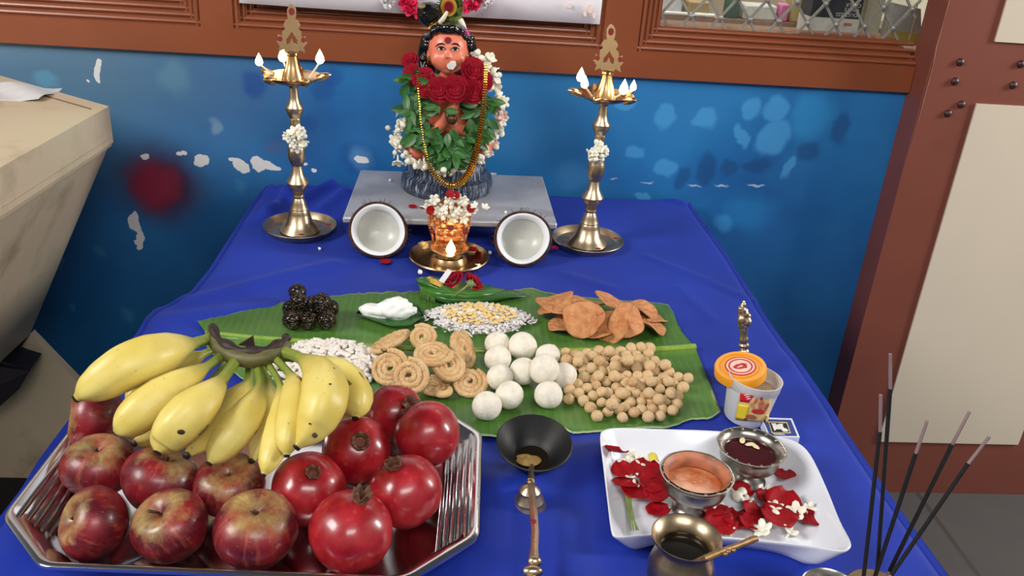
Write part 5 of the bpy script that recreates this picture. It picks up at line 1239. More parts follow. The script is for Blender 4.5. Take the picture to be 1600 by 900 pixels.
def banana(pts, rpx, spots=(), stem=.30, tip=.16):
    P = smooth_path([atz(*q) for q in pts], 46); L = np.linalg.norm(P[-1] - P[0]); Rm = px2m(rpx, P[24])
    prof = [(0, stem), (.10, stem * .86), (.22, stem * .92), (.30, .55), (.40, .86), (.50, 1.), (.64, .99), (.75, .86), (.84, .66), (.905, .44), (.945, .28), (.97, .2), (1, .18)]; Rm *= .92
    rad = [Rm * np.interp(i / 46, *zip(*prof)) for i in range(47)]
    ph = rnd.uniform(0, 1.2)
    g = G(); g.tube(P, rad, 20, section=lambda th, i: 1 + .055 * math.cos(5 * th + ph), up=(0, 0, 1)); b = obj('banana', g, ban, bunch, sharp=180)
    for (x, y, r) in spots:
        # a bruise lies on the skin: a thin patch hugging the tube's surface
        d = ray(x, y); d /= np.linalg.norm(d); best = min(range(47), key=lambda i: np.linalg.norm(np.cross(P[i] - CAM, d)) )
        c = P[best]; rr = rad[best] * 1.02; oc = CAM - c; ax = P[min(best + 1, 46)] - P[max(best - 1, 0)]; ax /= np.linalg.norm(ax)
        dd = d - ax * (d @ ax); oo = oc - ax * (oc @ ax); A_ = dd @ dd; B_ = dd @ oo; D_ = B_ * B_ - A_ * (oo @ oo - rr * rr)
        if D_ <= 0: continue
        h = CAM + d * ((-B_ - math.sqrt(D_)) / A_); nn = h - c; nn -= ax * (nn @ ax); nn /= np.linalg.norm(nn)
        s_ = G(); s_.ball(h, (r * px2m(1, h), r * px2m(1, h) * .75, .0006), 12, 6, rotz_to(nn)); obj('bruise', s_, bruise_m, b)
bruise_m = plain('banana_bruise', (62, 40, 24), .6, var=.3, scale=200)
banana([(360, 562, .845), (322, 604, .825), (280, 640, .815), (240, 675, .812), (208, 694, .812)], 28)
banana([(346, 540, .856), (312, 556, .856), (262, 580, .850), (222, 606, .845), (196, 632, .84)], 26)
banana([(408, 574, .850), (420, 606, .838), (418, 650, .826), (408, 690, .816), (392, 722, .81)], 26)
banana([(392, 572, .852), (386, 602, .842), (362, 640, .832), (326, 676, .826), (290, 714, .822)], 31, ((300, 700, 1),))
banana([(438, 556, .860), (488, 562, .856), (530, 582, .850), (551, 612, .842), (557, 636, .836), (555, 655, .83)], 31)
banana([(334, 527, .872), (304, 536, .880), (258, 550, .892), (205, 568, .893), (150, 601, .880), (117, 624, .868)], 40, ((133, 594, 4.5), (276, 521, 2.5)))
banana([(352, 552, .868), (324, 572, .870), (280, 602, .874), (232, 634, .866), (196, 664, .854), (179, 677, .848)], 35)
banana([(370, 562, .868), (350, 590, .874), (318, 626, .878), (284, 660, .868), (258, 690, .852), (245, 709, .846)], 38, ((283, 675, 6),))
banana([(402, 572, .862), (406, 602, .860), (392, 640, .860), (366, 676, .850), (342, 706, .840), (326, 726, .834)], 31)
banana([(418, 568, .864), (437, 600, .862), (441, 640, .860), (432, 684, .852), (420, 722, .842), (411, 744, .836)], 23)
banana([(430, 560, .868), (452, 584, .870), (462, 610, .874), (458, 650, .868), (450, 690, .858), (448, 714, .850)], 27)
banana([(438, 548, .870), (470, 560, .878), (502, 588, .886), (506, 626, .884), (488, 668, .868), (461, 701, .856)], 39, ((519, 575, 5), (516, 600, 2.5), (492, 680, 5), (484, 662, 2)))
cr_m = plain('banana_crown', (96, 92, 52), .5, var=.25, scale=90); cut_m = plain('banana_cut_dark', (44, 28, 26), .6, var=.4, scale=200)
cp_ = smooth_path([atz(*q) for q in ((331, 521, .874), (340, 541, .872), (362, 556, .871), (390, 562, .871), (420, 557, .871), (440, 546, .872), (448, 538, .873))], 30)
g = G(); g.tube(cp_, [px2m(13, q) * (.7 + .3 * math.sin(PI * i / 30)) for i, q in enumerate(cp_)], 14); obj('crown', g, cr_m, bunch, sharp=180)
g = G(); g.tube([q + np.array([0, .004, .006]) for q in cp_], [px2m(10.5, q) * (.8 + .25 * math.sin(i * .9)) * (.7 + .3 * math.sin(PI * i / 30)) for i, q in enumerate(cp_)], 10)
q = cp_[15] + np.array([-.002, .006, .012]); g.prism([q + [-.009, 0, 0], q + [.006, 0, -.002], q + [.005, 0, .010]], (0, 1, 0), .003); obj('cut_face', g, cut_m, bunch, sharp=60)

# ------------------------------------------------------------------ white dish with flared corners
dp = [(938, 684, .783), (944, 673, .785), (965, 669, .782), (1040, 671, .776), (1105, 673, .776), (1160, 677, .778), (1213, 682, .782), (1244, 691, .786), (1266, 711, .786), (1290, 760, .778), (1312, 814, .780), (1328, 845, .786), (1327, 857, .787), (1312, 861, .785), (1260, 853, .777), (1190, 845, .773), (1100, 838, .772), (1020, 836, .773), (976, 839, .778), (962, 838, .780), (955, 828, .780), (949, 780, .775), (943, 730, .777)]
D3 = np.array([atz(*q) for q in dp]); Dn = len(D3); dense = []
for i in range(Dn):
    a, b, c, d = D3[i - 1], D3[i], D3[(i + 1) % Dn], D3[(i + 2) % Dn]
    for f_ in (0, .25, .5, .75): dense.append(.5 * (2 * b + (c - a) * f_ + (2 * a - 5 * b + 4 * c - d) * f_ ** 2 + (3 * b - a - 3 * c + d) * f_ ** 3))
dense = np.array(dense); dc = dense.mean(0); 
def ring(k, z=None, dz=0.):
    q = dc + (dense - dc) * np.array([k, k, 1]); q = q.copy()
    q[:, 2] = z if z is not None else q[:, 2] + dz
    return q
mel = plain('white_melamine', (226, 228, 236), .22, var=.02, scale=10, spec=.5)
g = G(); DZ = TZ + .006
loft(g, [ring(.78, TZ + .002), ring(.80, TZ + .0025), ring(.86, None, -.016) * [1, 1, 0] + [0, 0, TZ + .009], ring(.985, None, -.004), ring(1, None, -.0015), ring(1.002, None, 0), ring(.994, None, .0006), ring(.98, None, -.001), ring(.93, None, -.008), ring(.865, DZ + .006), ring(.82, DZ + .001), ring(.78, DZ), ring(.3, DZ - .0003)], True, True)
tag(obj('white_dish', g, mel, loc=(dc[0], dc[1], TZ), sharp=180), 'white rectangular dish with flared corners holding two silver cups and petals', 'dish')

# ------------------------------------------------------------------ silver cups, pot, ladle
def pedestal(name, label, base, rim, hw, parts_mat, foot=.55, tilt=0):
    B = atz(*base, DZ); zr = aty(*rim, B[1])[2] - DZ; K = px2m(1, aty(*rim, B[1])); R = hw * K; H = zr
    t = thing(name, label, 'cup', B, 'silver pedestal cups')
    prof = [(0, .0005), (foot * R, .0005), (foot * R, .05 * H), (foot * R * .92, .09 * H), (foot * R * .8, .12 * H), (foot * R * .78, .16 * H), (.36 * R, .24 * H), (.31 * R, .32 * H), (.36 * R, .38 * H), (.60 * R, .44 * H), (.82 * R, .55 * H), (.87 * R, .66 * H), (.80 * R, .78 * H), (.80 * R, .83 * H), (.92 * R, .94 * H), (1. * R, .985 * H), (1.01 * R, H), (.97 * R, 1.005 * H), (.86 * R, .95 * H), (.755 * R, .84 * H), (.76 * R, .76 * H), (.80 * R, .66 * H), (.72 * R, .55 * H), (0, .46 * H)]
    g = G(); g.lathe(prof, 64, B, None, lambda th, z: 1 + (.02 * abs(math.sin(5 * th)) if z > .93 * H else 0)); obj('cup_body', g, steel, t, sharp=50)
    g = G()
    for k in range(16):
        th = 2 * PI * k / 16; g.ball(B + np.array([.93 * R * math.cos(th), .93 * R * math.sin(th), .985 * H]), (.0016, .0016, .0010), 8, 6)
    obj('rim_studs', g, steel, t)
    return t, B, R, H
paste = N('sandal_paste'); paste.bump(paste.noise(70, 3), .5, .004)
paste = paste.fin(paste.mix(paste.rng(paste.noise(50, 3), .4, .6), lin((190, 100, 48)), lin((214, 150, 108))), .3, coat=.4)
t1, B1, R1, H1 = pedestal('silver_cup', 'silver cup filled with orange sandal paste in the white dish', (1078, 797), (1084, 738), 57, None, .52)
g = G(); rng5 = random.Random(9)
g.lathe([(.775 * R1, .70 * H1), (.70 * R1, .715 * H1), (.45 * R1, .71 * H1), (.2 * R1, .73 * H1), (0, .725 * H1)], 32, B1, None, lambda th, z: 1 + .015 * math.cos(3 * th)); obj('paste', g, paste, t1, sharp=180)
g = G(); g.lathe([(.768 * R1, .70 * H1), (.752 * R1, .77 * H1), (.745 * R1, .84 * H1), (.85 * R1, .955 * H1), (.93 * R1, 1.0 * H1)], 40, B1 + np.array([0, 0, .0006]))
smear = plain('sandal_smear', (176, 108, 76), .5, var=.4, scale=60); obj('paste_smear', g, smear, t1, sharp=180)
t2, B2, R2, H2 = pedestal('silver_cup', 'tarnished silver cup of dark red liquid at the back of the white dish', (1163, 750), (1162, 697), 53, None, .62)
g = G(); g.lathe([(.765 * R2, .79 * H2), (.4 * R2, .79 * H2), (0, .79 * H2)], 32, B2); obj('red_liquid', g, plain('kumkum_water', (64, 6, 16), .08, var=.05), t2)
fl_m = plain('floating_petal', (226, 214, 170), .5)
for x, y, a in ((1172, 694, .3), (1160, 688, 1.2), (1180, 697, 2.)):
    p = atz(x, y, B2[2] + .79 * H2 + .0012); g = G(); g.ball(p, (.006, .003, .0011), 10, 6, np.array(Euler((0, 0, a)).to_matrix())); obj('floating_petal', g, fl_m, t2)
LB = atz(1073, 839, .824); KL2 = px2m(1, LB); R = 55 * KL2; H = .824 - TZ
lota = thing('brass_pot', 'round brass water pot with flared rim in front of the white dish', 'pot', (LB[0], LB[1], TZ))
b = (LB[0], LB[1], TZ)
g = G(); g.lathe([(0, .001), (.55 * R, .001), (.58 * R, .004), (.52 * R, .007), (.78 * R, .018), (.95 * R, .032), (.96 * R, .043), (.86 * R, .054), (.72 * R, .0605), (.72 * R, .064), (.86 * R, .070), (1. * R, H - .001), (1.005 * R, H + .0008), (.97 * R, H + .0006), (.80 * R, .068), (.69 * R, .0635), (.69 * R, .0605), (.8 * R, .054), (.6 * R, .03), (0, .03)], 64, b); obj('pot_body', g, brass_dark, lota, sharp=50)
g = G(); g.lathe([(.715 * R, .0595), (.3 * R, .0595), (0, .0595)], 32, b); obj('water', g, plain('dark_water', (24, 20, 14), .05, var=.05), lota)
spm = plain('weathered_bronze_rod', (150, 118, 82), .4, metal=.7, var=.3, scale=180)
sp_pts = [atz(*q) for q in ((1086, 880, .812), (1104, 872, .824), (1130, 861, .830), (1160, 850, .836), (1176, 843, .839), (1184, 841, .840))]
spoon = thing('ritual_spoon', 'thin bronze spoon handle leaning out of the brass pot towards the dish', 'spoon', sp_pts[2])
g = G(); g.tube(sp_pts, [px2m(q, sp_pts[2]) for q in (5, 5.4, 5, 4.6, 5, 4.2)], 10, section=lambda th, i: 1 + .12 * math.cos(2 * th)); obj('handle', g, spm, spoon)
for x, y in ((1146, 860), (1138, 862), (1133, 866)): g = G(); g.ball(atz(x, y, .832), (.0022, .0022, .0022), 8, 6); obj('knob', g, spm, spoon)
g = G(); g.ball(sp_pts[0] + np.array([-.004, .002, -.012]), (.010, .007, .003), 14, 8); g.tube([sp_pts[0], sp_pts[0] + np.array([-.003, .002, -.011])], .002, 8); obj('spoon_bowl', g, spm, spoon)
# black dhoop ladle on its bell-shaped foot
iron = plain('black_iron', (7, 7, 8), .5, var=.3, scale=60)
WB = atz(835, 691, .792); KW = px2m(1, WB); R = 60 * KW
lad_ = thing('incense_ladle', 'black iron ladle bowl with brass handle and tiered foot', 'ladle', (WB[0], WB[1], TZ))
b = np.array([WB[0], WB[1], .792]); RW = rotz_to((0, -.22, 1))
g = G(); g.lathe([(0, -.031), (.35 * R, -.030), (.62 * R, -.021), (.86 * R, -.008), (.99 * R, -.001), (1.0 * R, .0005), (.97 * R, .0012), (.84 * R, -.006), (.6 * R, -.018), (.36 * R, -.0265), (0, -.0275)], 56, b, RW); obj('bowl', g, iron, lad_, sharp=60)
g = G(); g.lathe([(.44 * R, -.0236), (.2 * R, -.0236), (0, -.0236)], 28, b, RW); obj('oil', g, plain('burnt_oil', (30, 22, 12), .06), lad_)
g = G(); p = b + RW @ np.array([-.003, -.004, -.0228]); g.ball(p, (.0125, .0095, .0016), 20, 8, None, lumpy(4, .12, 3)); g.ball(p + [-.006, .006, 0], (.007, .005, .0014), 14, 8, None, lumpy(7, .2, 3)); obj('residue', g, plain('camphor_residue', (164, 132, 76), .5, var=.3, scale=200), lad_)
hp = [atz(*q) for q in ((831, 728, .776), (830, 738, .782), (831, 770, .788), (834, 800, .789), (836, 830, .788), (835, 856, .786), (834, 876, .784), (834, 900, .782), (836, 960, .780), (838, 1000, .778))]
g = G(); g.tube(hp, [px2m(q, hp[3]) for q in (4, 4.6, 5, 5.4, 5.2, 5, 7, 8, 7, 6)], 8, section=lambda th, i: 1 + .14 * math.cos(4 * th)); hd = obj('handle', g, brass, lad_, sharp=50)
g = G(); g.ball(atz(835, 878, .787), (.0065, .005, .0055), 14, 10); g.ball(atz(832, 893, .786), (.009, .005, .005), 14, 10); g.tube([atz(826, 890, .785), atz(828, 905, .785)], .003, 8); obj('handle_ornament', g, brass, hd)
g = G(); g.ball(atz(833, 815, .7945), (.003, .0034, .0012), 10, 6); obj('powder_dot', g, red_powder, hd)
FB = atz(825, 798, TZ); KF = 1.18 * px2m(1, FB); zt_ = .7975 - TZ
g = G(); g.lathe([(0, .001), (24 * KF, .001), (27 * KF, .002), (26 * KF, .004), (20 * KF, .012), (19.5 * KF, .0135), (20 * KF, .0145), (14 * KF, .022), (13.5 * KF, .0235), (14 * KF, .0245), (8 * KF, .0295), (4 * KF, .031), (4.5 * KF, .033), (5.5 * KF, .0355), (4 * KF, .0375), (0, .0385)], 40, FB); obj('tiered_foot', g, brass, lad_, sharp=40)

# ------------------------------------------------------------------ petals and flowers in the dish
def dz_(x, y): return DZ + .001
for i, (x, y, a, s, lab) in enumerate(((977, 760, .4, 1.5, 'red petal at the upper left of the petal heap in the dish'), (1008, 738, 1.2, 1.9, 'broad red petal standing at the middle of the left heap'), (1018, 756, 2.6, 1.6, 'red petal at the right of the left heap'), (990, 770, .9, 1.7, 'red petal at the bottom of the left heap'), (1024, 773, 2.1, 1.5, 'dark red petal below the left heap'),
                                     (972, 736, 1.7, 1.3, 'red petal against the left rim of the dish'), (1029, 801, .2, 1.4, 'red petal in front of the sandal paste cup foot'), (1118, 803, 2.8, 1.5, 'dark red petal right of the sandal paste cup foot'), (1126, 821, .3, 1.8, 'red petal at the front edge of the dish, left of the others'), (1152, 816, 1.3, 1.9, 'red petal at the front middle of the dish'),
                                     (1176, 800, .8, 1.4, 'red petal tip pointing at the open dish floor'), (1170, 818, 2.3, 1.3, 'small dark red petal at the front middle'), (1199, 782, .1, 1.5, 'dark red petal at the left of the right heap'), (1222, 788, 1.1, 2.1, 'large dark red petal in the middle of the right heap'), (1213, 812, 2.4, 2.1, 'dark red petal at the lower part of the right heap'),
                                     (1240, 802, .6, 1.4, 'red petal between the white flowers of the right heap'), (1262, 812, .5, 1.4, 'bright red petal at the right end of the right heap'), (1226, 745, 1.1, 1.3, 'single bright red petal apart at the right of the dish'), (1222, 736, 2.2, .8, 'small red petal fold on top of the single one'), (1160, 768, .2, 1.3, 'dark red petal under the tarnished cup'))):
    o = loose('red_petal', PET[i % 3], x, y, DZ + .0035 + (.005 if x < 1030 and y < 780 else .0) + .0015 * (i % 3), Euler((rnd.uniform(-.25, .25), rnd.uniform(-.25, .25), a)).to_quaternion(), lab, 'petal', 'red petals in the dish', s * .86)
for i, (x, y, s, dz, lab) in enumerate(((985, 712, 1.0, .012, 'white jasmine at the top of the left heap'), (1000, 722, 1.1, .012, 'white jasmine beside the yellow petal'), (974, 724, .9, .01, 'white jasmine at the far left of the dish'), (986, 745, 1., .01, 'white jasmine between the two upper red petals'), (988, 760, .9, .009, 'white jasmine in the middle of the left heap'), (1022, 762, .9, .008, 'white jasmine at the right foot of the left heap'),
                                        (1211, 793, 1.1, .008, 'half-open white jasmine on the right heap'), (1244, 801, 1.4, .008, 'round white rosebud on the right heap'), (1264, 797, 1.1, .007, 'white jasmine at the far right of the right heap'), (1192, 829, 1.4, .006, 'white flower at the front rim, below the right heap'), (1234, 832, 1.1, .006, 'white flower at the front rim, right side'), (1198, 768, .9, .006, 'white jasmine behind the right heap'), (1120, 789, .9, .006, 'white jasmine close to the sandal paste cup'), (1166, 783, 1., .006, 'white jasmine under the tarnished cup'), (1140, 832, .9, .005, 'white flower at the front rim, left side'))):
    o = loose('jasmine_flower', JAS, x, y, DZ + dz, rand_rot((0, -.2, 1), .5), lab, 'flower', 'white flowers in the dish', s * .85)
for i, (x, y, a, lab) in enumerate(((1205, 800, .6, 'white jasmine bud lying over the right heap'), (1158, 773, 2.7, 'greenish jasmine bud in front of the tarnished cup'), (1150, 772, .2, 'jasmine bud with a green stalk between the two cups'))):
    loose('jasmine_bud', BUD, x, y, DZ + .006, Euler((PI / 2, 0, a)).to_quaternion(), lab, 'flower bud', 'jasmine buds in the dish', 1.3)
yp_ = atz(1021, 716, DZ + .018); g = G(); g.sheet(8, 6, lambda u, v: yp_ + np.array([.010 * (u - .5), .012 * (v - .5), .003 * math.sin(PI * u)]), .0007); tag(obj('yellow_petal', g, plain('yellow_petal', (226, 206, 72), .5), loc=yp_, sharp=180), 'yellow petal behind the sandal paste cup', 'petal')
sb = atz(985, 800, DZ + .003); st = thing('jasmine_sprig', 'bundle of thin green flower stems along the left side of the dish', 'sprig', sb)
for x0, x1 in ((978, 986), (981, 990), (984, 994), (980, 997)):
    g = G(); g.tube([atz(x0, 770, DZ + .010), atz(x0 + 3, 795, DZ + .005), atz(x1, 828, DZ + .010)], [.0009, .0009, .0007], 6); obj('stem', g, green_stem, st)
lt = loose('red_petal', PET[1], 961, 708, DZ + .018, Euler((.6, .5, 2.2)).to_quaternion(), 'narrow red petal leaning on the left rim of the dish', 'petal', 'red petals in the dish', 1.3)

# ------------------------------------------------------------------ tub with orange lid, bell, matchbox
UB = atz(1163, 652, TZ); zr = aty(1171, 588, UB[1])[2]; KU = px2m(1, UB); HU = zr - TZ; lx = px2m(5, UB) * .9
tub = thing('plastic_tub', 'small translucent plastic tub with a printed label and its lid ajar', 'tub', UB)
plas = N('translucent_plastic'); plas = plas.fin(lin((206, 206, 204)), .3, sss=.2)
RU = rotz_to((lx, 0, HU)); r0, r1 = 33 * KU, 41 * KU
g = G(); g.lathe([(0, .001), (r0 * .94, .001), (r0, .004), (r0 + (r1 - r0) * .72, HU * .72), (r0 + (r1 - r0) * .74, HU * .78), (r1 * .985, HU * .80), (r1, HU * .98), (r1 * 1.01, HU), (r1 * .97, HU), (r1 * .95, HU * .8), (r0 * .95, .005), (0, .005)], 56, UB, RU); obj('tub_body', g, plas, tub, sharp=50)
g = G(); g.lathe([(r1 * .93, HU * .72), (r1 * .5, HU * .76), (0, HU * .74)], 30, UB, RU); obj('powder', g, plain('tan_powder', (196, 164, 134), .8), tub)
def tubpt(px, py, off=.0006):
    d = ray(px, py); lo, hi = None, None; t0 = (UB[1] - r1 * 1.4 - CAM[1]) / d[1]
    for i in range(400):
        q = CAM + d * (t0 + i * .0004); h = (q[2] - TZ) / HU; c = UB + (RU @ np.array([0, 0, 1])) * (q[2] - TZ); rr = r0 + (r1 - r0) * min(h / .72, 1) * .72
        if math.hypot(q[0] - c[0], q[1] - c[1]) <= rr + off: return q
    return CAM + d * t0
def label_patch(name, poly, mt, off, parent, n=6):
    """curved printed patch wrapped round the tub: a quad (pixel corners) laid on its wall"""
    a, b, c, d = (np.array(q, float) for q in poly); g = G()
    def fn(u, v): q = (a * (1 - u) + b * u) * (1 - v) + (d * (1 - u) + c * u) * v; return tubpt(q[0], q[1], off)
    g.sheet(n, n, fn, .0004); return obj(name, g, mt, parent, sharp=180)
lab = label_patch('label', [(1156, 613), (1206, 621), (1200, 660), (1149, 656)], plain('label_cream', (226, 194, 130), .4), .0006, tub, 12)
label_patch('yellow_panel', [(1153, 631), (1171, 634), (1166, 657), (1149, 654)], plain('label_yellow', (226, 200, 44), .4), .0012, lab)
label_patch('red_flag', [(1157, 614), (1178, 618), (1170, 629), (1156, 627)], plain('label_red', (200, 30, 40), .4), .0013, lab)
ink_w = plain('label_white_ink', (240, 236, 230), .4)
for k in range(3): label_patch('white_stroke', [(1163 + 2 * k, 618 + 3 * k - 1), (1171 + k, 616 + 3 * k), (1171 + k, 617 + 3 * k), (1163 + 2 * k, 619.4 + 3 * k - 1)], ink_w, .0020, lab, 3)
def oval_patch(name, x, y, a, b, ang, mt, off, parent):
    g = G(); ca, sa = math.cos(ang), math.sin(ang)
    g.sheet(5, 14, lambda u, v: tubpt(x + max(u, .02) * (a * math.cos(2 * PI * v) * ca - b * math.sin(2 * PI * v) * sa), y + max(u, .02) * (a * math.cos(2 * PI * v) * sa + b * math.sin(2 * PI * v) * ca), off), .0004); return obj(name, g, mt, parent, sharp=180)
for x, y, a, b_, an, c in ((1190, 632, 4.5, 8, .15, (206, 120, 84)), (1185, 643, 11, 4, .1, (190, 50, 40)), (1174, 651, 9, 3.4, .2, (168, 104, 52)), (1190, 623, 2.4, 2.8, 0, (150, 70, 50)), (1176, 634, 2.4, 6, -.4, (216, 150, 96)), (1198, 636, 2, 7, .5, (196, 90, 70)), (1165, 655, 3, 2, 0, (120, 60, 36)), (1181, 626, 2, 5, .5, (206, 110, 80))):
    oval_patch('print_blob', x, y, a, b_, an, plain('print_%d_%d' % (c[0], c[1]), c, .4), .0016, lab)
LC = atz(1157, 573, zr + .004); lid = thing('tub_lid', 'orange plastic lid with a red round emblem, resting askew on the tub', 'lid', LC); KLd = px2m(1, LC); rl = 40 * KLd
nL = Vector((-.18, -.10, 1)).normalized(); RL = rotz_to(nL); orange = plain('orange_plastic', (232, 154, 34), .35, var=.04)
g = G(); g.lathe([(rl * .93, -.010), (rl, -.010), (rl * 1.0, -.001), (rl * .97, .001), (rl * .82, .001), (rl * .80, -.0008), (rl * .70, -.0008), (rl * .68, .0006), (0, .0006), (0, -.0016), (rl * .9, -.0016), (rl * .93, -.010)], 56, LC, RL); obj('lid_shell', g, orange, lid, sharp=40)
red_ink = plain('emblem_red', (186, 40, 44), .4); crm = plain('emblem_cream', (236, 196, 176), .4)
for a, b_, mt, h in ((.60, .54, red_ink, .0012), (.54, .47, crm, .0011), (.47, .40, red_ink, .0012), (.40, 0, crm, .0010)):
    g = G(); g.lathe([(rl * a, .0004), (rl * a, h), (rl * b_, h), (rl * b_, .0004)] if b_ else [(rl * a, .0004), (rl * a, h), (0, h)], 44, LC, RL); obj('emblem_ring', g, mt, lid, sharp=30)
for (x, y, a, b_, an) in ((-.12, .05, .16, .07, .4), (.14, .08, .14, .08, -.5), (.02, -.12, .2, .06, .1), (.16, -.08, .08, .1, .2), (-.22, -.06, .06, .1, .6)):
    g = G(); q = LC + RL @ np.array([x * rl, y * rl, .0012]); g.ball(q, (a * rl, b_ * rl, .0006), 14, 6, RL @ np.array(Euler((0, 0, an)).to_matrix())); obj('emblem_mark', g, red_ink, lid)
BB = atz(1156, 588, TZ); KB = px2m(1, BB); zt2 = aty(1161, 472, BB[1])[2]; zh = aty(1157, 556, BB[1])[2]
bell = thing('hand_bell', 'brass hand bell with a figured handle standing behind the tub', 'bell', BB)
hb = zh - TZ
g = G(); g.lathe([(0, .003), (24 * KB, .003), (27 * KB, .0), (28.5 * KB, .002), (25 * KB, .010), (23 * KB, hb * .6), (20 * KB, hb * .85), (12 * KB, hb * .98), (4 * KB, hb), (0, hb)], 44, BB); obj('bell_body', g, brass_gold, bell, sharp=40)
Ah = zt2 - TZ; bx = aty(1161, 472, BB[1])[0] - BB[0]
def hp_(f_, dx=0, dy=0): z = hb + (Ah - hb) * f_; return BB + np.array([bx * f_ + dx, dy, z])
g = G(); g.lathe([(9 * KB, 0), (10 * KB, .003), (6 * KB, .005), (7.5 * KB, .008), (5.5 * KB, .010), (8 * KB, .014), (8 * KB, .017), (5.5 * KB, .019), (7 * KB, .023), (7 * KB, .026), (5.5 * KB, .028), (6 * KB, .036), (7.5 * KB, .042), (6 * KB, .046)], 24, hp_(0), rotz_to((bx, 0, Ah - hb))); obj('handle', g, brass, bell, sharp=40)
g = G(); K_ = KB
for f_, dx, dy, a, b_, c in ((.60, 0, 0, 9, 8, 11), (.66, 3, -4, 9, 7, 8), (.70, -4, -5, 7, 6, 8), (.78, 0, -1, 8.5, 7.5, 9), (.74, 6, 0, 6, 6, 7), (.86, -2, -2, 6.5, 6, 6), (.90, -5, -3, 4, 4, 3.5), (.94, 0, 0, 4.5, 4.5, 6), (.985, .5, 0, 2.6, 2.6, 5), (.84, 4, 0, 4, 4, 5)): g.ball(hp_(f_, dx * K_, dy * K_), (a * K_, b_ * K_, c * K_), 14, 10)
obj('handle_figure', remesh(g, .0012, 'fig', 1), brass, bell, sharp=180)
mz = TZ + .0105; MP = lambda x, y, z=mz: atz(1180 + x / 15, 640 + y / 15, z)
mc = [MP(120, 180), MP(862, 206), MP(1045, 650), MP(335, 645)]
mb = thing('matchbox', 'blue and white matchbox with a black emblem panel behind the white dish', 'matchbox', (sum(mc) / 4)[:2].tolist() + [TZ + .0005])
card = plain('matchbox_card', (214, 220, 232), .5); g = G(); g.prism(mc, (0, 0, -1), .0095); obj('box', g, card, mb, sharp=20)
def mprint(name, poly, mt, h, par=mb): g = G(); g.prism([MP(x, y, mz + h) for x, y in poly], (0, 0, -1), .0004); return obj(name, g, mt, par, sharp=20)
bluep = plain('matchbox_blue', (34, 58, 132), .45); blackp = plain('matchbox_black', (18, 16, 16), .4); goldp = plain('matchbox_gold', (212, 196, 140), .4); whitep = plain('matchbox_white', (232, 232, 232), .4)
mprint('blue_panel', [(180, 222), (832, 240), (985, 615), (350, 612)], bluep, .0003)
mprint('gold_frame', [(305, 278), (748, 295), (838, 552), (392, 550)], goldp, .0005)
mprint('black_panel', [(330, 298), (735, 314), (808, 530), (408, 530)], blackp, .0007)
mprint('white_emblem', [(370, 320), (480, 320), (500, 352), (530, 352), (545, 332), (655, 330), (640, 362), (672, 430), (722, 440), (782, 492), (740, 512), (660, 510), (610, 458), (490, 452), (482, 484), (446, 484), (430, 440), (400, 362)], whitep, .0010)
def text_mesh(body, size):
    c = bpy.data.curves.new('t', 'FONT'); c.body = body; c.size = size; c.extrude = .00015; c.align_x = 'CENTER'; c.align_y = 'CENTER'; c.resolution_u = 3
    o = bpy.data.objects.new('t', c); COL.objects.link(o); dg = bpy.context.evaluated_depsgraph_get(); me = bpy.data.meshes.new_from_object(o.evaluated_get(dg)); bpy.data.objects.remove(o); return me
def place_text(name, body, size, mt, parent, pos, xdir, nrm, bold=0):
    me = text_mesh(body, size); me.materials.clear(); me.materials.append(mt); o = bpy.data.objects.new(name, me); COL.objects.link(o); o.parent = parent
    x = Vector(xdir).normalized(); z = Vector(nrm).normalized(); y = z.cross(x); o.rotation_mode = 'QUATERNION'; o.rotation_quaternion = Matrix((x, y, z)).transposed().to_quaternion(); o.location = Vector(pos) - parent.location; return o
place_text('lettering', 'AARSA', .0042, whitep, mb, MP(560, 580, mz + .0009), MP(662, 580) - MP(440, 574), (0, 0, 1))

# ------------------------------------------------------------------ incense sticks, steel cup at the bottom edge
HBp = atz(1371, 932, TZ); hold = thing('incense_holder', 'small brass block holding the five incense sticks at the bottom right', 'incense holder', HBp)
g = G(); g.lathe([(0, .0005), (.030, .0005), (.031, .003), (.028, .006), (0, .006)], 36, HBp); obj('holder_body', g, brass_dark, hold, sharp=40)
char = plain('incense_black', (20, 17, 18), .85, var=.3, scale=200); ash = plain('incense_bare_stick', (138, 116, 116), .8, var=.1); bam = plain('bamboo_foot', (186, 150, 120), .6)
for i, (tip, mid, low, ybias, lab) in enumerate((((1376, 617), (1375, 674), (1349, 905), -.004, 'incense stick furthest left, nearly upright and second tallest'), ((1391, 553), (1391, 607), (1371, 888), .004, 'tallest incense stick, upright beside the leftmost one'), ((1449, 657), (1431, 708), (1366, 905), -.002, 'middle incense stick, leaning slightly right'), ((1515, 643), (1488, 694), (1390, 892), .002, 'incense stick leaning right, second from the right'), ((1546, 682), (1513, 724), (1393, 898), -.006, 'rightmost incense stick, leaning furthest right'))):
    y0 = HBp[1] + ybias; T_ = aty(*tip, y0 + .006); M_ = aty(*mid, y0 + .005); L_ = aty(*low, y0)
    # the foot runs on along the stick's own line into the holder
    d = (L_ - M_) / np.linalg.norm(L_ - M_); s_ = (L_[2] - (TZ + .004)) / -d[2]; B_ = L_ + d * max(s_, .001)
    t = thing('incense_stick', lab, 'incense stick', B_, 'incense sticks'); q = px2m(1, M_)
    g = G(); g.tube([L_, M_], [3.4 * q, 3.4 * q], 10); obj('black_coating', g, char, t)
    g = G(); g.tube([M_, T_], [2.7 * q, 2.5 * q], 10); obj('bare_tip', g, ash, t)
    g = G(); g.tube([B_, L_], [2.0 * q, 2.0 * q], 8); obj('bamboo_foot', g, bam, t)
SB = atz(1301, 922, .800); KSb = px2m(1, SB); r = 48 * KSb
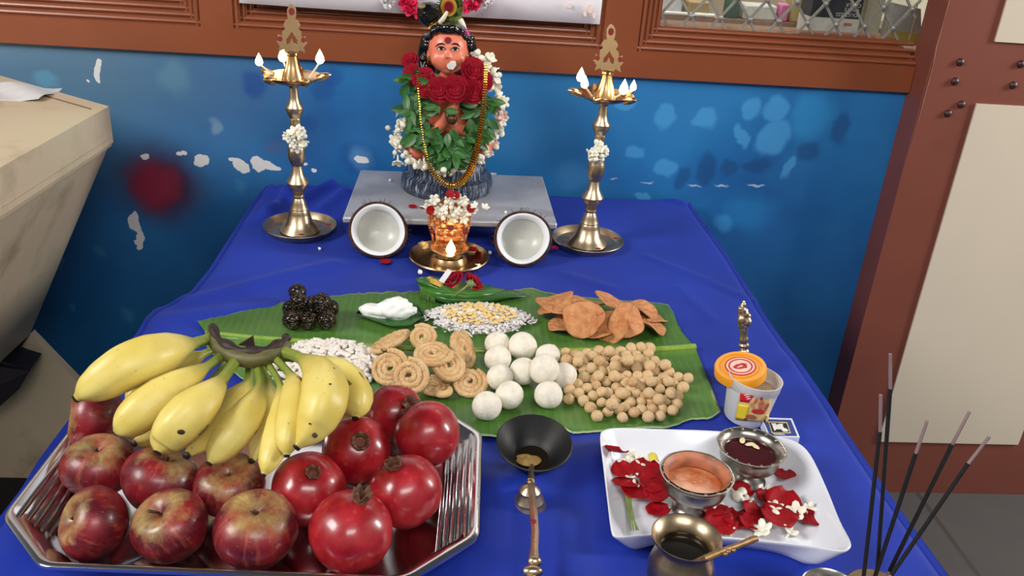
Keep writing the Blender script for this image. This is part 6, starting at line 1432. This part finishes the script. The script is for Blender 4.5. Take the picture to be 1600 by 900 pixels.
g = G(); g.lathe([(0, .001), (r * .7, .001), (r * .74, .004), (r * .8, .03), (r * .9, .045), (r, .0495), (r * 1.0, .0505), (r * .95, .0495), (r * .85, .042), (r * .7, .01), (0, .008)], 48, (SB[0], SB[1], TZ)); tag(obj('steel_cup', g, steel, loc=(SB[0], SB[1], TZ), sharp=50), 'steel cup whose rim just shows at the bottom edge left of the incense', 'cup')

# ------------------------------------------------------------------ things on the ledge behind the grille
YB = WY + .12; LT0 = LT
def lpt(px, py, y=YB): return aty(px, py, y)
cbx = thing('chalk_box', 'upside-down dark and white chalk box behind the window grille', 'box', (lpt(1300, 40)[0], YB, LT))
x0, x1 = lpt(1262, 45)[0], lpt(1339, 50)[0]; zc_ = lpt(1300, 28)[2]; tw = np.array([.0, .0, 0])
g = G(); g.box(((x0 + x1) / 2, YB + .03, (LT + zc_) / 2), (x1 - x0, .06, zc_ - LT)); obj('box_lower', g, plain('box_white', (226, 226, 220), .5), cbx)
g = G(); g.box(((x0 + x1) / 2, YB + .03, (zc_ + LT + .17) / 2), (x1 - x0, .06, LT + .17 - zc_)); obj('box_upper', g, plain('box_charcoal', (58, 62, 72), .5), cbx)
g = G(); g.box((x0 + .018, YB - .0006, LT + .008), (.034, .002, .012)); obj('green_band', g, plain('box_green', (96, 116, 104), .5), cbx)
for body, py, sz in (('DUSTLESS', 23, .0098), ('WHITE', 15, .0098), ('CHALK', 7.5, .0098)):
    me_w = {'DUSTLESS': .026, 'WHITE': .0175, 'CHALK': .0165}[body]
    place_text('lettering', body, sz, whitep, cbx, (x1 - me_w - .003, YB - .0012, lpt(1325, py)[2]), (-1, 0, 0), (0, -1, 0))
g = G(); g.box((x1 - .022, YB - .0006, lpt(1325, 38)[2]), (.016, .002, .005)); obj('red_mark', g, plain('box_red_print', (196, 120, 104), .5), cbx)
g = G(); xa, xb = lpt(1350, 55, YB + .02)[0], lpt(1376, 58, YB + .02)[0]; g.box(((xa + xb) / 2, YB + .06, LT + .075), (xb - xa, .05, .15)); tag(obj('cream_carton', g, plain('carton_cream', (190, 182, 160), .6), loc=((xa + xb) / 2, YB + .06, LT)), 'plain cream carton right beside the chalk box', 'box')
pch = thing('plastic_pouch', 'translucent pouch with yellow contents at the right end of the window', 'pouch', (lpt(1410, 60)[0], YB + .02, LT))
g = G(); P = [lpt(x, y, YB + .005) for x, y in ((1384, 60), (1441, 65), (1439, 14), (1398, 5))]; P[0][2] = P[1][2] = LT + .001; g.prism(P, (0, 1, 0), .03); obj('pouch_sheet', g, plain('pouch_grey', (176, 180, 176), .4), pch, sharp=30)
g = G(); P = [lpt(x, y, YB + .004) for x, y in ((1386, 60), (1440, 65), (1440, 52), (1410, 50), (1388, 44))]; P[0][2] = P[1][2] = LT + .001; g.prism(P, (0, 1, 0), .004); obj('yellow_contents', g, plain('pouch_yellow', (186, 172, 86), .5), pch, sharp=30)
YS = WY + .275; LT = zl_
def ledge_box(name, lab, cat, pxa, pxb, pyt, c, y=YB, d=.05):
    a, b = lpt(pxa, 30, y)[0], lpt(pxb, 30, y)[0]; zt = lpt((pxa + pxb) / 2, pyt, y)[2]; g = G(); g.box(((a + b) / 2, y + d / 2, (LT + zt) / 2), (b - a, d, zt - LT)); o = obj(name, g, plain(name + '_paint', c, .6), loc=((a + b) / 2, y + d / 2, LT)); 
    bv = o.modifiers.new('b', 'BEVEL'); bv.width = .004; bv.segments = 2; return tag(o, lab, cat)
ledge_box('white_card', 'white card at the left end behind the window grille', 'card', 1012, 1064, -40, (222, 226, 228), YS + .03, .006)
ledge_box('tan_box', 'tan box behind the grille next to the white card', 'box', 1072, 1106, 2, (176, 150, 112), YS + .002)
ledge_box('paper_stack', 'pale paper stack behind the grille left of the chalk box', 'papers', 1160, 1212, 8, (206, 206, 200), YS + .002)
ledge_box('pink_packet', 'small pink packet lying behind the grille', 'packet', 1216, 1231, 6, (214, 126, 170), YS, .03)
ledge_box('yellow_box', 'pale yellow box behind the grille beside the chalk box', 'box', 1234, 1258, -10, (200, 184, 130), YS + .002)
bt = lpt(1140, 30, YS + .02); g = G(); g.lathe([(0, 0), (.016, 0), (.017, .004), (.017, .035), (.014, .045), (.006, .052), (.006, .06), (.008, .06), (.008, .068), (0, .069)], 24, (bt[0], YS + .02, LT)); tag(obj('green_bottle', g, plain('bottle_green', (86, 112, 104), .25), loc=(bt[0], YS + .02, LT)), 'small dark green bottle behind the grille', 'bottle')
a, b = lpt(1022, 22, YS), lpt(1116, 26, YS); zz = LT + .0045
g = G(); g.tube([(a[0], YS, zz), (b[0], YS, zz)], .004, 12); tag(obj('white_rod', g, plain('white_rod_paint', (236, 236, 232), .35), loc=((a[0] + b[0]) / 2, YS, LT)), 'white rod lying along the ledge behind the grille', 'rod')
